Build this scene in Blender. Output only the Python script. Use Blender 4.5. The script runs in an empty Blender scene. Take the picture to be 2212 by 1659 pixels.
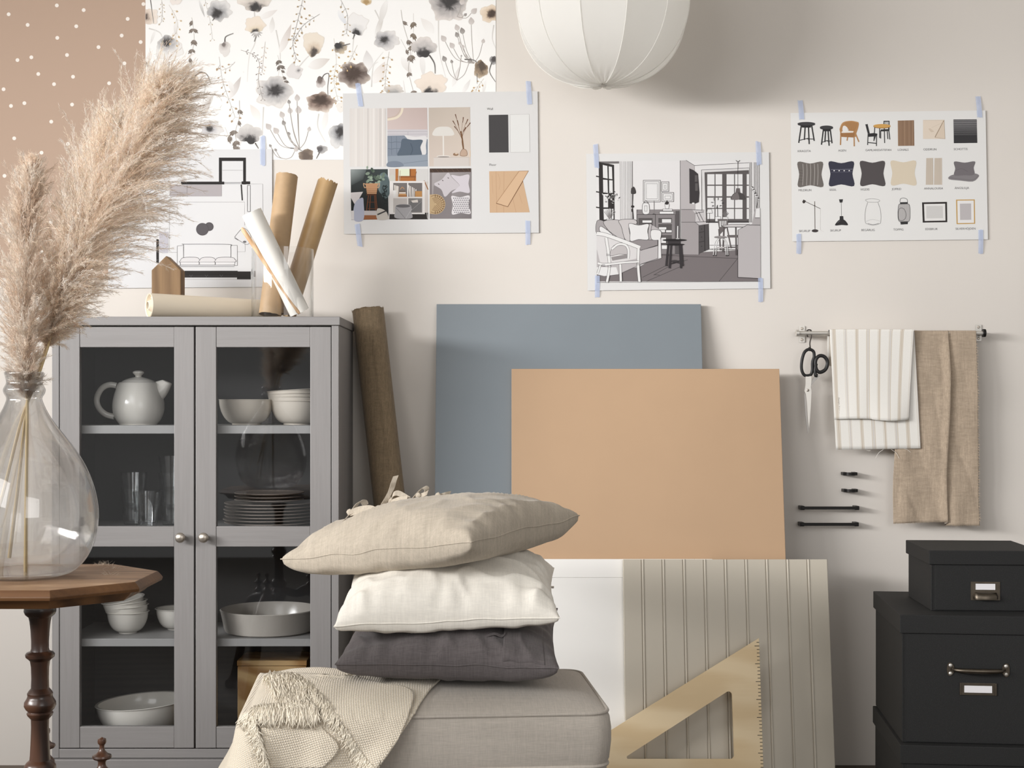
import bpy, bmesh, math, random
from math import sin, cos, pi, radians, sqrt, atan, atan2, exp
from mathutils import Vector, Matrix, noise
from mathutils.bvhtree import BVHTree

# ---------------------------------------------------------------- camera, world, lights, exposure
SC = bpy.context.scene
COL = SC.collection
FPX, CX, HY = 3077.0, 1106.0, 867.0      # focal length and vanishing point of the photograph (2212 x 1659)
ZC, WALL = 1.124, 4.40                   # eye height, distance of the back wall

cam_d = bpy.data.cameras.new('camera')
cam_d.sensor_width = 36.0
cam_d.lens = FPX / 2212.0 * 36.0
cam_d.shift_y = (HY - 829.5) / 2212.0
cam_d.clip_start = 0.05
cam = bpy.data.objects.new('camera', cam_d)
cam.location = (0, 0, ZC)
cam.rotation_euler = (pi / 2, 0, 0)
COL.objects.link(cam)
SC.camera = cam

world = bpy.data.worlds.new('room_light')
SC.world = world
world.use_nodes = True
world.node_tree.nodes['Background'].inputs[0].default_value = (1.0, 0.978, 0.95, 1)
world.node_tree.nodes['Background'].inputs[1].default_value = 0.47

def area_light(name, loc, target, size, size_y, power, color, spread=180):
    d = bpy.data.lights.new(name, 'AREA')
    d.shape = 'RECTANGLE'; d.size = size; d.size_y = size_y
    d.energy = power; d.color = color; d.spread = radians(spread)
    o = bpy.data.objects.new(name, d)
    o.location = loc
    o.rotation_euler = (Vector(target) - Vector(loc)).to_track_quat('-Z', 'Y').to_euler()
    COL.objects.link(o)
    return o
area_light('key_window_light', (-4.2, 1.0, 2.1), (1.25, 4.4, 1.25), 2.9, 0.5, 47, (1.0, 0.99, 0.982), 62)
area_light('soft_front_light', (-2.7, -1.2, 3.0), (0.3, 4.2, 0.9), 2.6, 2.0, 76, (1.0, 0.99, 0.982))
area_light('right_fill_light', (1.5, -1.2, 1.8), (0.7, 4.2, 0.9), 1.8, 1.8, 30, (1.0, 0.99, 0.982))  # added fill, no source of its own; brightens boards, boxes and cloths

SC.view_settings.view_transform = 'Standard'
SC.view_settings.look = 'None'
SC.view_settings.gamma = 1.0
SC.view_settings.use_curve_mapping = False
SC.view_settings.exposure = 0.06
SC.cycles.caustics_reflective = False
SC.cycles.caustics_refractive = False
SC.cycles.max_bounces = 10
SC.cycles.transparent_max_bounces = 24
SC.cycles.use_denoising = True

def P(px, py, d):
    return Vector(((px - CX) * d / FPX, d, ZC + (HY - py) * d / FPX))

# ---------------------------------------------------------------- materials
def lin(c):
    c = c / 255.0
    return c / 12.92 if c <= 0.04045 else ((c + 0.055) / 1.055) ** 2.4
def S(r, g=None, b=None):
    if g is None: r, g, b = r
    return (lin(r), lin(g), lin(b), 1.0)

class NT:
    def __init__(self, name):
        self.m = bpy.data.materials.new(name); self.m.use_nodes = True
        self.t = self.m.node_tree; self.n = self.t.nodes; self.b = self.n['Principled BSDF']
        self.co = None
    def node(self, typ, **kw):
        x = self.n.new(typ)
        for k, v in kw.items(): setattr(x, k, v)
        return x
    def link(self, a, b): self.t.links.new(a, b)
    def coords(self, scale=(1, 1, 1), rot=(0, 0, 0)):
        if self.co is None: self.co = self.node('ShaderNodeTexCoord')
        mp = self.node('ShaderNodeMapping')
        mp.inputs['Scale'].default_value = scale
        mp.inputs['Rotation'].default_value = rot
        self.link(self.co.outputs['Object'], mp.inputs[0])
        return mp.outputs[0]
    def noise(self, scale, vec=(1, 1, 1), detail=3, rough=.55, rot=(0, 0, 0), dist=0):
        x = self.node('ShaderNodeTexNoise')
        x.inputs['Scale'].default_value = scale; x.inputs['Detail'].default_value = detail
        x.inputs['Roughness'].default_value = rough; x.inputs['Distortion'].default_value = dist
        self.link(self.coords(vec, rot), x.inputs['Vector'])
        return x.outputs['Fac']
    def wave(self, scale, vec=(1, 1, 1), direction='X', dist=0, detail=2, dscale=1, rot=(0, 0, 0), profile='SIN'):
        x = self.node('ShaderNodeTexWave')
        x.bands_direction = direction; x.wave_profile = profile
        x.inputs['Scale'].default_value = scale; x.inputs['Distortion'].default_value = dist
        x.inputs['Detail'].default_value = detail; x.inputs['Detail Scale'].default_value = dscale
        self.link(self.coords(vec, rot), x.inputs['Vector'])
        return x.outputs['Fac']
    def ramp(self, fac, stops):
        r = self.node('ShaderNodeValToRGB')
        e = r.color_ramp.elements
        while len(e) < len(stops): e.new(0.5)
        for k, (p, c) in enumerate(stops): e[k].position = p; e[k].color = c
        self.link(fac, r.inputs[0]); return r.outputs[0]
    def math(self, op, a, b):
        x = self.node('ShaderNodeMath', operation=op)
        for k, v in enumerate((a, b)):
            if isinstance(v, (int, float)): x.inputs[k].default_value = v
            else: self.link(v, x.inputs[k])
        return x.outputs[0]
    def mix(self, fac, a, b, mode='MIX'):
        x = self.node('ShaderNodeMix', data_type='RGBA', blend_type=mode)
        for k, v in ((0, fac), (6, a), (7, b)):
            if isinstance(v, (int, float, tuple)): x.inputs[k].default_value = v
            else: self.link(v, x.inputs[k])
        return x.outputs[2]
    def color(self, c): self.link(c, self.b.inputs['Base Color'])
    def bump(self, h, strength=.3, dist=.001):
        x = self.node('ShaderNodeBump'); x.inputs['Strength'].default_value = strength
        x.inputs['Distance'].default_value = dist
        self.link(h, x.inputs['Height']); self.link(x.outputs[0], self.b.inputs['Normal'])
    def setup(self, rough=.6, metal=0, spec=.5, sheen=0):
        self.b.inputs['Roughness'].default_value = rough; self.b.inputs['Metallic'].default_value = metal
        self.b.inputs['Specular IOR Level'].default_value = spec
        if sheen: self.b.inputs['Sheen Weight'].default_value = sheen
        return self

def plain(name, rgb, rough=.6, metal=0, spec=.5, var=0.04, vscale=6, bump=0, bscale=300, bdist=.0005):
    t = NT(name).setup(rough, metal, spec)
    c = S(rgb); lo = tuple(x * (1 - var) for x in c[:3]) + (1,); hi = tuple(min(1, x * (1 + var)) for x in c[:3]) + (1,)
    t.color(t.ramp(t.noise(vscale, detail=2), [(.3, lo), (.7, hi)]))
    if bump: t.bump(t.noise(bscale, detail=2), bump, bdist)
    return t.m

def fabric(name, rgb, weave=900, var=.10, slub=.12, bump=.5, rot=(0, 0, 0), rough=.9, bdist=.0006, spec=.2):
    """woven linen: fine crossing threads with slubs"""
    t = NT(name).setup(rough, 0, spec, .15)
    c = S(rgb)
    a = t.noise(weave, (1, .06, .06), 2, .6, rot); b = t.noise(weave, (.06, 1, 1), 2, .6, rot)
    a2 = t.noise(weave * .3, (1, .03, .03), 2, .6, rot); b2 = t.noise(weave * .3, (.03, 1, .5), 2, .6, rot)
    s = t.math('ADD', t.math('MULTIPLY', a, .5), t.math('MULTIPLY', b, .5))
    s2 = t.math('ADD', t.math('MULTIPLY', a2, .5), t.math('MULTIPLY', b2, .5))
    lo = tuple(x * (1 - var * 1.6) for x in c[:3]) + (1,); hi = tuple(min(1, x * (1 + var)) for x in c[:3]) + (1,)
    c1 = t.ramp(s, [(.36, lo), (.64, hi)])
    c2 = t.ramp(s2, [(.38, (1 - slub,) * 3 + (1,)), (.62, (1, 1, 1, 1))])
    t.color(t.mix(1.0, c1, c2, 'MULTIPLY'))
    t.bump(s, bump, bdist)
    return t.m

def wood(name, light, dark, ring=9, along='Z', rough=.55, spec=.35, bump=.15, dist=4, stretch=.08, fine=.35):
    t = NT(name).setup(rough, 0, spec)
    sc = {'X': (stretch, 1, 1), 'Y': (1, stretch, 1), 'Z': (1, 1, stretch)}[along]
    w = t.wave(ring, sc, 'DIAGONAL', dist, 3, 1.2)
    n = t.noise(140, {'X': (.04, 1, 1), 'Y': (1, .04, 1), 'Z': (1, 1, .04)}[along], 4, .6)
    f = t.math('ADD', t.math('MULTIPLY', w, 1 - fine), t.math('MULTIPLY', n, fine))
    t.color(t.ramp(f, [(.2, S(dark)), (.75, S(light))]))
    t.bump(n, bump, .0006)
    return t.m

def thin_glass(name, edge=(.82, .86, .86), ior=1.5, gloss=1.0, tint=(.97, .975, .975), strong=0.0):
    m = bpy.data.materials.new(name); m.use_nodes = True
    t = m.node_tree; t.nodes.remove(t.nodes['Principled BSDF'])
    out = t.nodes['Material Output']
    lw = t.nodes.new('ShaderNodeLayerWeight'); lw.inputs[0].default_value = .5      # facing = 1 - cos
    pw = t.nodes.new('ShaderNodeMath'); pw.operation = 'POWER'; pw.inputs[1].default_value = 5.0
    fr = t.nodes.new('ShaderNodeMath'); fr.operation = 'MULTIPLY_ADD'; r0 = ((ior - 1) / (ior + 1)) ** 2
    fr.inputs[1].default_value = 1 - r0; fr.inputs[2].default_value = r0
    t.links.new(lw.outputs['Facing'], pw.inputs[0]); t.links.new(pw.outputs[0], fr.inputs[0])
    rp = t.nodes.new('ShaderNodeValToRGB')
    rp.color_ramp.elements[0].position = .45; rp.color_ramp.elements[0].color = tint + (1,)
    rp.color_ramp.elements[1].position = .95; rp.color_ramp.elements[1].color = edge + (1,)
    tr = t.nodes.new('ShaderNodeBsdfTransparent'); gl = t.nodes.new('ShaderNodeBsdfGlossy')
    gl.inputs['Roughness'].default_value = .02; gl.inputs['Color'].default_value = (gloss, gloss, gloss, 1)
    mx = t.nodes.new('ShaderNodeMixShader')
    mu = t.nodes.new('ShaderNodeMath'); mu.operation = 'ADD'; mu.inputs[1].default_value = strong; mu.use_clamp = True
    t.links.new(lw.outputs['Facing'], rp.inputs[0]); t.links.new(rp.outputs[0], tr.inputs[0])
    t.links.new(fr.outputs[0], mu.inputs[0]); t.links.new(mu.outputs[0], mx.inputs[0])
    t.links.new(tr.outputs[0], mx.inputs[1]); t.links.new(gl.outputs[0], mx.inputs[2])
    t.links.new(mx.outputs[0], out.inputs[0])
    return m

def vcol(name, rough=.6, spec=.3, translucent=0, grain=0):
    t = NT(name).setup(rough, 0, spec)
    a = t.node('ShaderNodeAttribute', attribute_name='Col')
    if grain:
        g = t.ramp(t.noise(900, detail=2), [(.3, (1 - grain,) * 3 + (1,)), (.7, (1, 1, 1, 1))])
        t.color(t.mix(1.0, a.outputs['Color'], g, 'MULTIPLY'))
    else: t.color(a.outputs['Color'])
    if translucent:
        tl = t.node('ShaderNodeBsdfTranslucent'); t.link(a.outputs['Color'], tl.inputs[0])
        mx = t.node('ShaderNodeMixShader'); mx.inputs[0].default_value = translucent
        t.link(t.b.outputs[0], mx.inputs[1]); t.link(tl.outputs[0], mx.inputs[2])
        t.link(mx.outputs[0], t.n['Material Output'].inputs[0])
    return t.m

# ---------------------------------------------------------------- mesh helpers
def origin(o):
    v = Vector((0, 0, 0))
    while o is not None: v += o.location; o = o.parent
    return v

class MB:
    def __init__(s): s.v = []; s.f = []; s.c = []; s.fm = {}
    def add(s, vs, fs, col=None):
        k = len(s.v); s.v += [Vector(x) for x in vs]
        s.f += [tuple(i + k for i in f) for f in fs]
        if col is not None: s.c += list(col) if isinstance(col, list) else [col] * len(vs)
        return s
    def box(s, x0, x1, y0, y1, z0, z1):
        return s.add([(x, y, z) for z in (z0, z1) for y in (y0, y1) for x in (x0, x1)],
              [(0, 2, 3, 1), (4, 5, 7, 6), (0, 1, 5, 4), (2, 6, 7, 3), (0, 4, 6, 2), (1, 3, 7, 5)])
    def lathe(s, prof, cx=0, cy=0, seg=48, cz=0, M=None, rfn=None):
        vs = []; n = len(prof)
        for r, z in prof:
            for k in range(seg):
                a = 2 * pi * k / seg; rr = max(r, 1e-4) * (rfn(a, z) if rfn else 1)
                v = Vector((rr * cos(a), rr * sin(a), z))
                if M is not None: v = M @ v
                vs.append(v + Vector((cx, cy, cz)))
        fs = [(i * seg + k, i * seg + (k + 1) % seg, (i + 1) * seg + (k + 1) % seg, (i + 1) * seg + k) for i in range(n - 1) for k in range(seg)]
        return s.add(vs, fs)
    def tube(s, pts, r, seg=10, closed=False, squash=1.0):
        pts = [Vector(p) for p in pts]; n = len(pts); vs = []
        rs = r if isinstance(r, (list, tuple)) else [r] * n
        up = None
        for i, p in enumerate(pts):
            a = pts[(i - 1) % n] if closed or i > 0 else p
            b = pts[(i + 1) % n] if closed or i < n - 1 else p
            t = (b - a).normalized() if (b - a).length > 1e-9 else Vector((0, 0, 1))
            if up is None: up = Vector((0, 0, 1)) if abs(t.z) < .9 else Vector((1, 0, 0))
            x = t.cross(up)
            if x.length < 1e-6: x = t.cross(Vector((0, 1, .01)))
            x.normalize(); up = x.cross(t).normalized()
            for k in range(seg):
                q = 2 * pi * k / seg
                vs.append(p + rs[i] * (cos(q) * x + sin(q) * squash * up))
        m = n if closed else n - 1
        fs = [(i * seg + k, i * seg + (k + 1) % seg, ((i + 1) % n) * seg + (k + 1) % seg, ((i + 1) % n) * seg + k) for i in range(m) for k in range(seg)]
        if not closed: fs += [tuple(range(seg))[::-1], tuple((n - 1) * seg + k for k in range(seg))]
        return s.add(vs, fs)
    def ribbon(s, pts, widths, th=.0012):
        """flat strip of cloth: pts centre line, widths vectors across"""
        vs = []; n = len(pts)
        for i, p in enumerate(pts):
            p = Vector(p); w = Vector(widths[i] if isinstance(widths, list) else widths)
            t = (Vector(pts[min(i + 1, n - 1)]) - Vector(pts[max(i - 1, 0)])).normalized()
            nn = t.cross(w).normalized() * th * .5
            vs += [p - w / 2 - nn, p + w / 2 - nn, p + w / 2 + nn, p - w / 2 + nn]
        fs = [(i * 4 + k, i * 4 + (k + 1) % 4, i * 4 + 4 + (k + 1) % 4, i * 4 + 4 + k) for i in range(n - 1) for k in range(4)]
        fs += [(3, 2, 1, 0), tuple(n * 4 - 4 + k for k in range(4))]
        return s.add(vs, fs)
    def prism(s, poly, fn):
        """poly: 2-D points; fn(x, y, side) -> 3-D point, side 0 front / 1 back"""
        n = len(poly)
        return s.add([fn(x, y, 0) for x, y in poly] + [fn(x, y, 1) for x, y in poly],
              [tuple(range(n))[::-1], tuple(range(n, 2 * n))] + [(i, (i + 1) % n, n + (i + 1) % n, n + i) for i in range(n)])
    def grid(s, fn, nu, nv, wrap=False):
        vs = [fn(i / nu, j / nv) for j in range(nv + 1) for i in range(nu + (0 if wrap else 1))]
        w = nu if wrap else nu + 1
        return s.add(vs, [(j * w + i, j * w + (i + 1) % w, (j + 1) * w + (i + 1) % w, (j + 1) * w + i) for j in range(nv) for i in range(nu)])
    def build(s, name, mat, parent=None, smooth=True, loc=None, bevel=0, local=False, angle=38, bseg=2, solid=0, weld=False):
        me = bpy.data.meshes.new(name); o = bpy.data.objects.new(name, me)
        if parent is not None:
            o.parent = parent; off = Vector((0, 0, 0)) if local else origin(parent)
        else:
            if loc is None:
                xs = [v.x for v in s.v]; ys = [v.y for v in s.v]; zs = [v.z for v in s.v]
                loc = Vector(((min(xs) + max(xs)) / 2, (min(ys) + max(ys)) / 2, min(zs)))
            off = Vector(loc) if not local else Vector((0, 0, 0)); o.location = loc
        me.from_pydata([tuple(v - off) for v in s.v], [], s.f)
        if s.c:
            at = me.color_attributes.new('Col', 'FLOAT_COLOR', 'POINT')
            flat = []
            for c in s.c: flat += [c[0], c[1], c[2], 1.0]
            at.data.foreach_set('color', flat)
        mats = mat if isinstance(mat, list) else [mat]
        for m in mats: me.materials.append(m)
        for i, k in s.fm.items(): me.polygons[i].material_index = k
        me.update()
        if weld or not s.c:
            bm = bmesh.new(); bm.from_mesh(me)
            if weld: bmesh.ops.remove_doubles(bm, verts=bm.verts, dist=2e-4)
            bmesh.ops.recalc_face_normals(bm, faces=bm.faces); bm.to_mesh(me); bm.free()
        if smooth:
            me.polygons.foreach_set('use_smooth', [True] * len(me.polygons))
            me.set_sharp_from_angle(angle=radians(angle))
        COL.objects.link(o)
        if solid:
            md = o.modifiers.new('thickness', 'SOLIDIFY'); md.thickness = solid; md.offset = 0
        if bevel:
            md = o.modifiers.new('bevel', 'BEVEL'); md.width = bevel; md.segments = bseg; md.limit_method = 'ANGLE'
            md.angle_limit = radians(40)
        return o

def tag(o, label=None, cat=None, group=None, kind=None):
    if label: o['label'] = label
    if cat: o['category'] = cat
    if group: o['group'] = group
    if kind: o['kind'] = kind
    return o
def thing(name, label, cat, loc, group=None, rot=(0, 0, 0)):
    o = bpy.data.objects.new(name, None); o.empty_display_size = .05
    o.location = loc; o.rotation_euler = rot
    COL.objects.link(o); return tag(o, label, cat, group)
def copy_tree(o, loc, label=None, rot=None):
    def rec(src, par):
        c = src.copy(); COL.objects.link(c)
        if par is not None: c.parent = par
        for ch in list(src.children): rec(ch, c)
        return c
    r = rec(o, None); r.location = loc
    if rot is not None: r.rotation_euler = rot
    if label: r['label'] = label
    return r
def shape_mesh(loops, ext, bev=0):
    """closed 2-D outlines (holes included) -> extruded solid as (verts, faces), centred on z = 0"""
    cu = bpy.data.curves.new('outline', 'CURVE'); cu.dimensions = '2D'; cu.fill_mode = 'BOTH'
    cu.extrude = ext; cu.bevel_depth = bev; cu.bevel_resolution = 2
    for lp in loops:
        sp = cu.splines.new('POLY'); sp.points.add(len(lp) - 1); sp.use_cyclic_u = True
        for k, (x, y) in enumerate(lp): sp.points[k].co = (x, y, 0, 1)
    ob = bpy.data.objects.new('outline', cu); me = bpy.data.meshes.new_from_object(ob)
    vs = [v.co.copy() for v in me.vertices]; fs = [tuple(p.vertices) for p in me.polygons]
    bpy.data.objects.remove(ob); bpy.data.curves.remove(cu); bpy.data.meshes.remove(me)
    return vs, fs
def text_mesh(body, size, align='LEFT'):
    cu = bpy.data.curves.new('t', 'FONT'); cu.body = body; cu.size = size; cu.align_x = align; cu.resolution_u = 3
    ob = bpy.data.objects.new('t', cu); me = bpy.data.meshes.new_from_object(ob)
    vs = [v.co.copy() for v in me.vertices]; fs = [tuple(p.vertices) for p in me.polygons]
    bpy.data.objects.remove(ob); bpy.data.curves.remove(cu); bpy.data.meshes.remove(me)
    return vs, fs
def spline(pts, n=8, closed=False):
    """Catmull-Rom through the points (tuples of any length)"""
    m = len(pts); out = []
    for i in range(m if closed else m - 1):
        p = [pts[(i + k) % m] if closed else pts[min(max(i + k, 0), m - 1)] for k in (-1, 0, 1, 2)]
        for j in range(n):
            t = j / n
            out.append(tuple(.5 * (2 * b + (c - a) * t + (2 * a - 5 * b + 4 * c - d) * t * t + (3 * b - a - 3 * c + d) * t ** 3) for a, b, c, d in zip(*p)))
    if not closed: out.append(tuple(pts[-1]))
    return out

# flat printed artwork, drawn in photograph pixels on an upright sheet at distance d
TONE = 1.0      # ink and paper reflectance of the sheet being drawn
class Draw:
    STEP = 5e-6
    def __init__(s, d, fx=1.0, fy=1.0, ox=0.0, oy=0.0, mod=0):
        s.d = d; s.v = []; s.f = []; s.c = []; s.n = 1; s.mod = mod
        s.fx, s.fy, s.ox, s.oy = fx, fy, ox, oy; s.tone = TONE
    def _p(s, x, y, off=None):
        k = (s.n % s.mod + 1 if s.mod else s.n) * s.STEP if off is None else off
        px, py = s.ox + x * s.fx, s.oy + y * s.fy
        return Vector(((px - CX) * WALL / FPX, s.d - k, ZC + (HY - py) * WALL / FPX))
    def sheet(s, pts, col, th=.0008):
        k = len(s.v); n = len(pts)
        s.v += [s._p(x, y, 0) for x, y in pts] + [s._p(x, y, -th) for x, y in pts]
        s.c += [col] * (2 * n)
        s.f += [tuple(range(k, k + n))] + [(k + i, k + (i + 1) % n, k + n + (i + 1) % n, k + n + i) for i in range(n)] + [tuple(range(k + n, k + 2 * n))[::-1]]
        return s
    def raw(s, pts, faces, cols):
        k = len(s.v); s.v += [s._p(x, y) for x, y in pts]; s.f += [tuple(i + k for i in f) for f in faces]
        s.c += cols if isinstance(cols, list) else [cols] * len(pts); s.n += 1; return s
    def poly(s, pts, col): return s.raw(pts, [tuple(range(len(pts)))], S(col))
    def grad(s, pts, cols): return s.raw(pts, [tuple(range(len(pts)))], [S(c) for c in cols])
    def rect(s, x0, y0, x1, y1, col): return s.poly([(x0, y0), (x1, y0), (x1, y1), (x0, y1)], col)
    def ell(s, cx, cy, rx, ry, col, rot=0, n=20):
        return s.poly([(cx + rx * cos(2 * pi * k / n) * cos(rot) - ry * sin(2 * pi * k / n) * sin(rot), cy + rx * cos(2 * pi * k / n) * sin(rot) + ry * sin(2 * pi * k / n) * cos(rot)) for k in range(n)], col)
    def line(s, pts, w, col, w2=None, closed=False, cols=None):
        n = len(pts)
        if n < 2: return s
        vs = []; cc = []
        for i, (x, y) in enumerate(pts):
            a = pts[(i - 1) % n] if closed or i else pts[i]; b = pts[(i + 1) % n] if closed or i < n - 1 else pts[i]
            dx, dy = b[0] - a[0], b[1] - a[1]; l = sqrt(dx * dx + dy * dy) or 1
            ww = (w if w2 is None else w + (w2 - w) * i / (n - 1)) / 2
            vs += [(x - dy / l * ww, y + dx / l * ww), (x + dy / l * ww, y - dx / l * ww)]
            c = S(col if cols is None else tuple(cols[0][k] + (cols[1][k] - cols[0][k]) * i / (n - 1) for k in range(3)))
            cc += [c, c]
        fs = [(2 * i, 2 * i + 1, 2 * ((i + 1) % n) + 1, 2 * ((i + 1) % n)) for i in range(n if closed else n - 1)]
        return s.raw(vs, fs, cc)
    def box(s, x0, y0, x1, y1, w, col, fill=None):
        if fill: s.rect(x0, y0, x1, y1, fill)
        for a in ((x0, y0, x1, y0), (x0, y1, x1, y1), (x0, y0, x0, y1), (x1, y0, x1, y1)):
            s.line([a[:2], a[2:]], w, col); s.n -= 1
        s.n += 1; return s
    def shape(s, pts, w, col, fill=None):
        if fill: s.poly(pts, fill)
        for i in range(len(pts)):
            s.line([pts[i], pts[(i + 1) % len(pts)]], w, col); s.n -= 1
        s.n += 1; return s
    def text(s, x, y, body, size, col, align='LEFT', slope=0.0, vert=False):
        vs, fs = text_mesh(body, size, align)
        pts = [(x - v.y * -1, y + v.x) if vert else (x + v.x, y - v.y + slope * v.x) for v in vs]
        if vert: pts = [(x - v.y, y + v.x) for v in vs]
        return s.raw(pts, fs, S(col))
    def build(s, name, mat, parent=None):
        mb = MB(); mb.v = s.v; mb.f = s.f; mb.c = [tuple(q * s.tone for q in c[:3]) for c in s.c]
        return mb.build(name, mat, parent, smooth=False)

M = {}
def wall_paint(name, rgb):
    t = NT(name).setup(.85, 0, .2)
    c = S(rgb); t.color(t.ramp(t.noise(2.2, detail=3), [(.3, tuple(x * .975 for x in c[:3]) + (1,)), (.7, c)]))
    t.bump(t.noise(420, detail=2), .12, .0006); return t.m
M['wall'] = wall_paint('warm_white_wall_paint', (217, 211, 204))
M['print'] = vcol('printed_paper', .65, .25)
M['floor'] = wood('dark_floor_boards', (104, 94, 84), (72, 64, 57), 5, 'X', .6)
M['ceiling'] = plain('ceiling_paint', (226, 222, 215), .9)

# ---------------------------------------------------------------- the room
wb = MB().box(-3.6, 3.2, WALL, WALL + .12, 0, 2.8).build('wall_back', M['wall'], smooth=False); tag(wb, 'warm beige plastered back wall', 'wall', kind='structure')
fl = MB().box(-3.6, 3.2, -2.2, WALL + .12, -.08, 0).build('floor', M['floor'], smooth=False); tag(fl, 'dark wooden floor', 'floor', kind='structure')
ce = MB().box(-3.6, 3.2, 2.0, WALL + .12, 2.8, 2.88).build('ceiling', M['ceiling'], smooth=False); tag(ce, 'white ceiling', 'ceiling', kind='structure')

# ---------------------------------------------------------------- glass-door cabinet
def grey_paint(name, along):
    t = NT(name).setup(.5, 0, .4)
    s = {'X': (.04, 1, 1), 'Z': (1, 1, .04)}[along]
    g = t.noise(150, s, 4, .65); w = t.noise(26, s, 3, .6, dist=.6)
    f = t.math('ADD', t.math('MULTIPLY', g, .6), t.math('MULTIPLY', w, .4))
    t.color(t.ramp(f, [(.25, S(132, 129, 128)), (.7, S(143, 140, 139))]))
    t.bump(f, .35, .0012); return t.m
M['greyZ'] = grey_paint('grey_stained_wood_upright', 'Z')
M['greyX'] = grey_paint('grey_stained_wood_level', 'X')
M['greyS'] = plain('grey_paint_smooth', (166, 164, 164), .5, var=.02)
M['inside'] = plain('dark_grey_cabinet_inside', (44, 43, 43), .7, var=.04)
M['shelf'] = plain('grey_shelf_paint', (158, 157, 156), .45, var=.02)
M['pane'] = thin_glass('door_glass', ior=1.46, edge=(.8, .82, .82), tint=(.94, .945, .95))
M['nickel'] = plain('brushed_nickel', (186, 178, 168), .36, .9, var=.05)
M['steel'] = plain('stainless_steel', (214, 210, 203), .42, .75, var=.04)
M['ceramic'] = plain('white_glazed_stoneware', (226, 222, 214), .16, 0, .5, var=.015)
M['ceramic_warm'] = plain('cream_glazed_stoneware', (208, 200, 188), .2, 0, .5, var=.02)
M['plate'] = plain('grey_brown_stoneware', (150, 140, 132), .3, 0, .5, var=.03)
M['plate_rim'] = plain('pale_stoneware_rim', (196, 188, 178), .3, 0, .5, var=.03)
M['cglass'] = thin_glass('drinking_glass', edge=(.5, .52, .53), ior=1.5, strong=.015)

CF, CB = 4.02, 4.375                          # cabinet front and back
KX = CF / FPX
def cx_(px): return (px - CX) * KX
def cz_(py): return ZC + (HY - py) * KX
cab = thing('display_cabinet', 'grey wooden cabinet with two glass doors full of white tableware', 'cabinet', ((cx_(112) + cx_(732)) / 2, (CF + CB) / 2, 0))
X0, X1, ZT = cx_(112), cx_(732), cz_(684)
mb = MB().box(X0 - .004, X1 + .004, CF - .006, CB, cz_(703), ZT)
mb.build('top_board', M['greyX'], cab, bevel=.002)
MB().box(X0, X0 + .0205, CF, CB, .117, cz_(703)).build('side_panel', M['greyZ'], cab, bevel=.0015)
MB().box(X1 - .0205, X1, CF, CB, .117, cz_(703)).build('side_panel', M['greyZ'], cab, bevel=.0015)
MB().box(X0 + .0205, X1 - .0205, CF, CB, .117, cz_(1618)).build('bottom_rail', M['greyX'], cab, bevel=.0015)
MB().box(X0 - .006, X1 + .006, CF - .012, CB, 0, .1155).build('plinth', M['greyX'], cab, bevel=.002)
xi0, xi1 = X0 + .0205, X1 - .0205
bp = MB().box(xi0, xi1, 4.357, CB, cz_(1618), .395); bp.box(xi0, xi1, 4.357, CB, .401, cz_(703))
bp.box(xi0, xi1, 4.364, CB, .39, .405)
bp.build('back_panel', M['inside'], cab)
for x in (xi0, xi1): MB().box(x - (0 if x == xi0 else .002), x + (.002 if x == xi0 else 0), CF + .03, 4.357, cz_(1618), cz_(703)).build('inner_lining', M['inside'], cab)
SH = [(1.0556, .0235), (.760, .0235), (.449, .022)]
SHZ = [s[0] for s in SH]
FLZ = cz_(1618)
for z, th in SH: MB().box(xi0 + .002, xi1 - .002, 4.05, 4.357, z - th, z).build('shelf', M['shelf'], cab, bevel=.0012)
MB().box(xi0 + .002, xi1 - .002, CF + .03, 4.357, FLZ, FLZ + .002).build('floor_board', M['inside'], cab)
rails = [(706, 750), (1137, 1181), (1570, 1616)]
for s0, s1, o0, o1, knob in ((129, 419, 172, 376, 393), (422.5, 715, 467, 670, 443)):
    st = MB().box(cx_(s0), cx_(o0), CF, CF + .021, cz_(1616), cz_(706)); st.box(cx_(o1), cx_(s1), CF, CF + .021, cz_(1616), cz_(706))
    door = st.build('door', M['greyZ'], cab, bevel=.0014)
    for a, b in rails:
        MB().box(cx_(o0), cx_(o1), CF + .0012, CF + .020, cz_(b), cz_(a)).build('door_rail', M['greyX'], door, bevel=.0014)
    for a, b in ((750, 1137), (1181, 1570)):
        MB().box(cx_(o0) + .0005, cx_(o1) - .0005, CF + .0095, CF + .0125, cz_(b), cz_(a)).build('glass_pane', M['pane'], door, smooth=False)
        # slim inner bead round the pane
    kb = MB(); kz = cz_(1160); kx = cx_(knob)
    prof = [(.0001, 0), (.0075, 0), (.0072, .004), (.0055, .008), (.0058, .012), (.0105, .0155), (.0142, .0195), (.0145, .023), (.0125, .027), (.0075, .0298), (.0001, .0305)]
    kb.lathe(prof, kx, CF, 28, kz, Matrix.Rotation(pi / 2, 3, 'X'))
    kb.build('knob', M['nickel'], door)

def lerp_(a, b, t): return a + (b - a) * t
def T(px, d): return (px - CX) * d / FPX       # pixel column -> x at distance d

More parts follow.
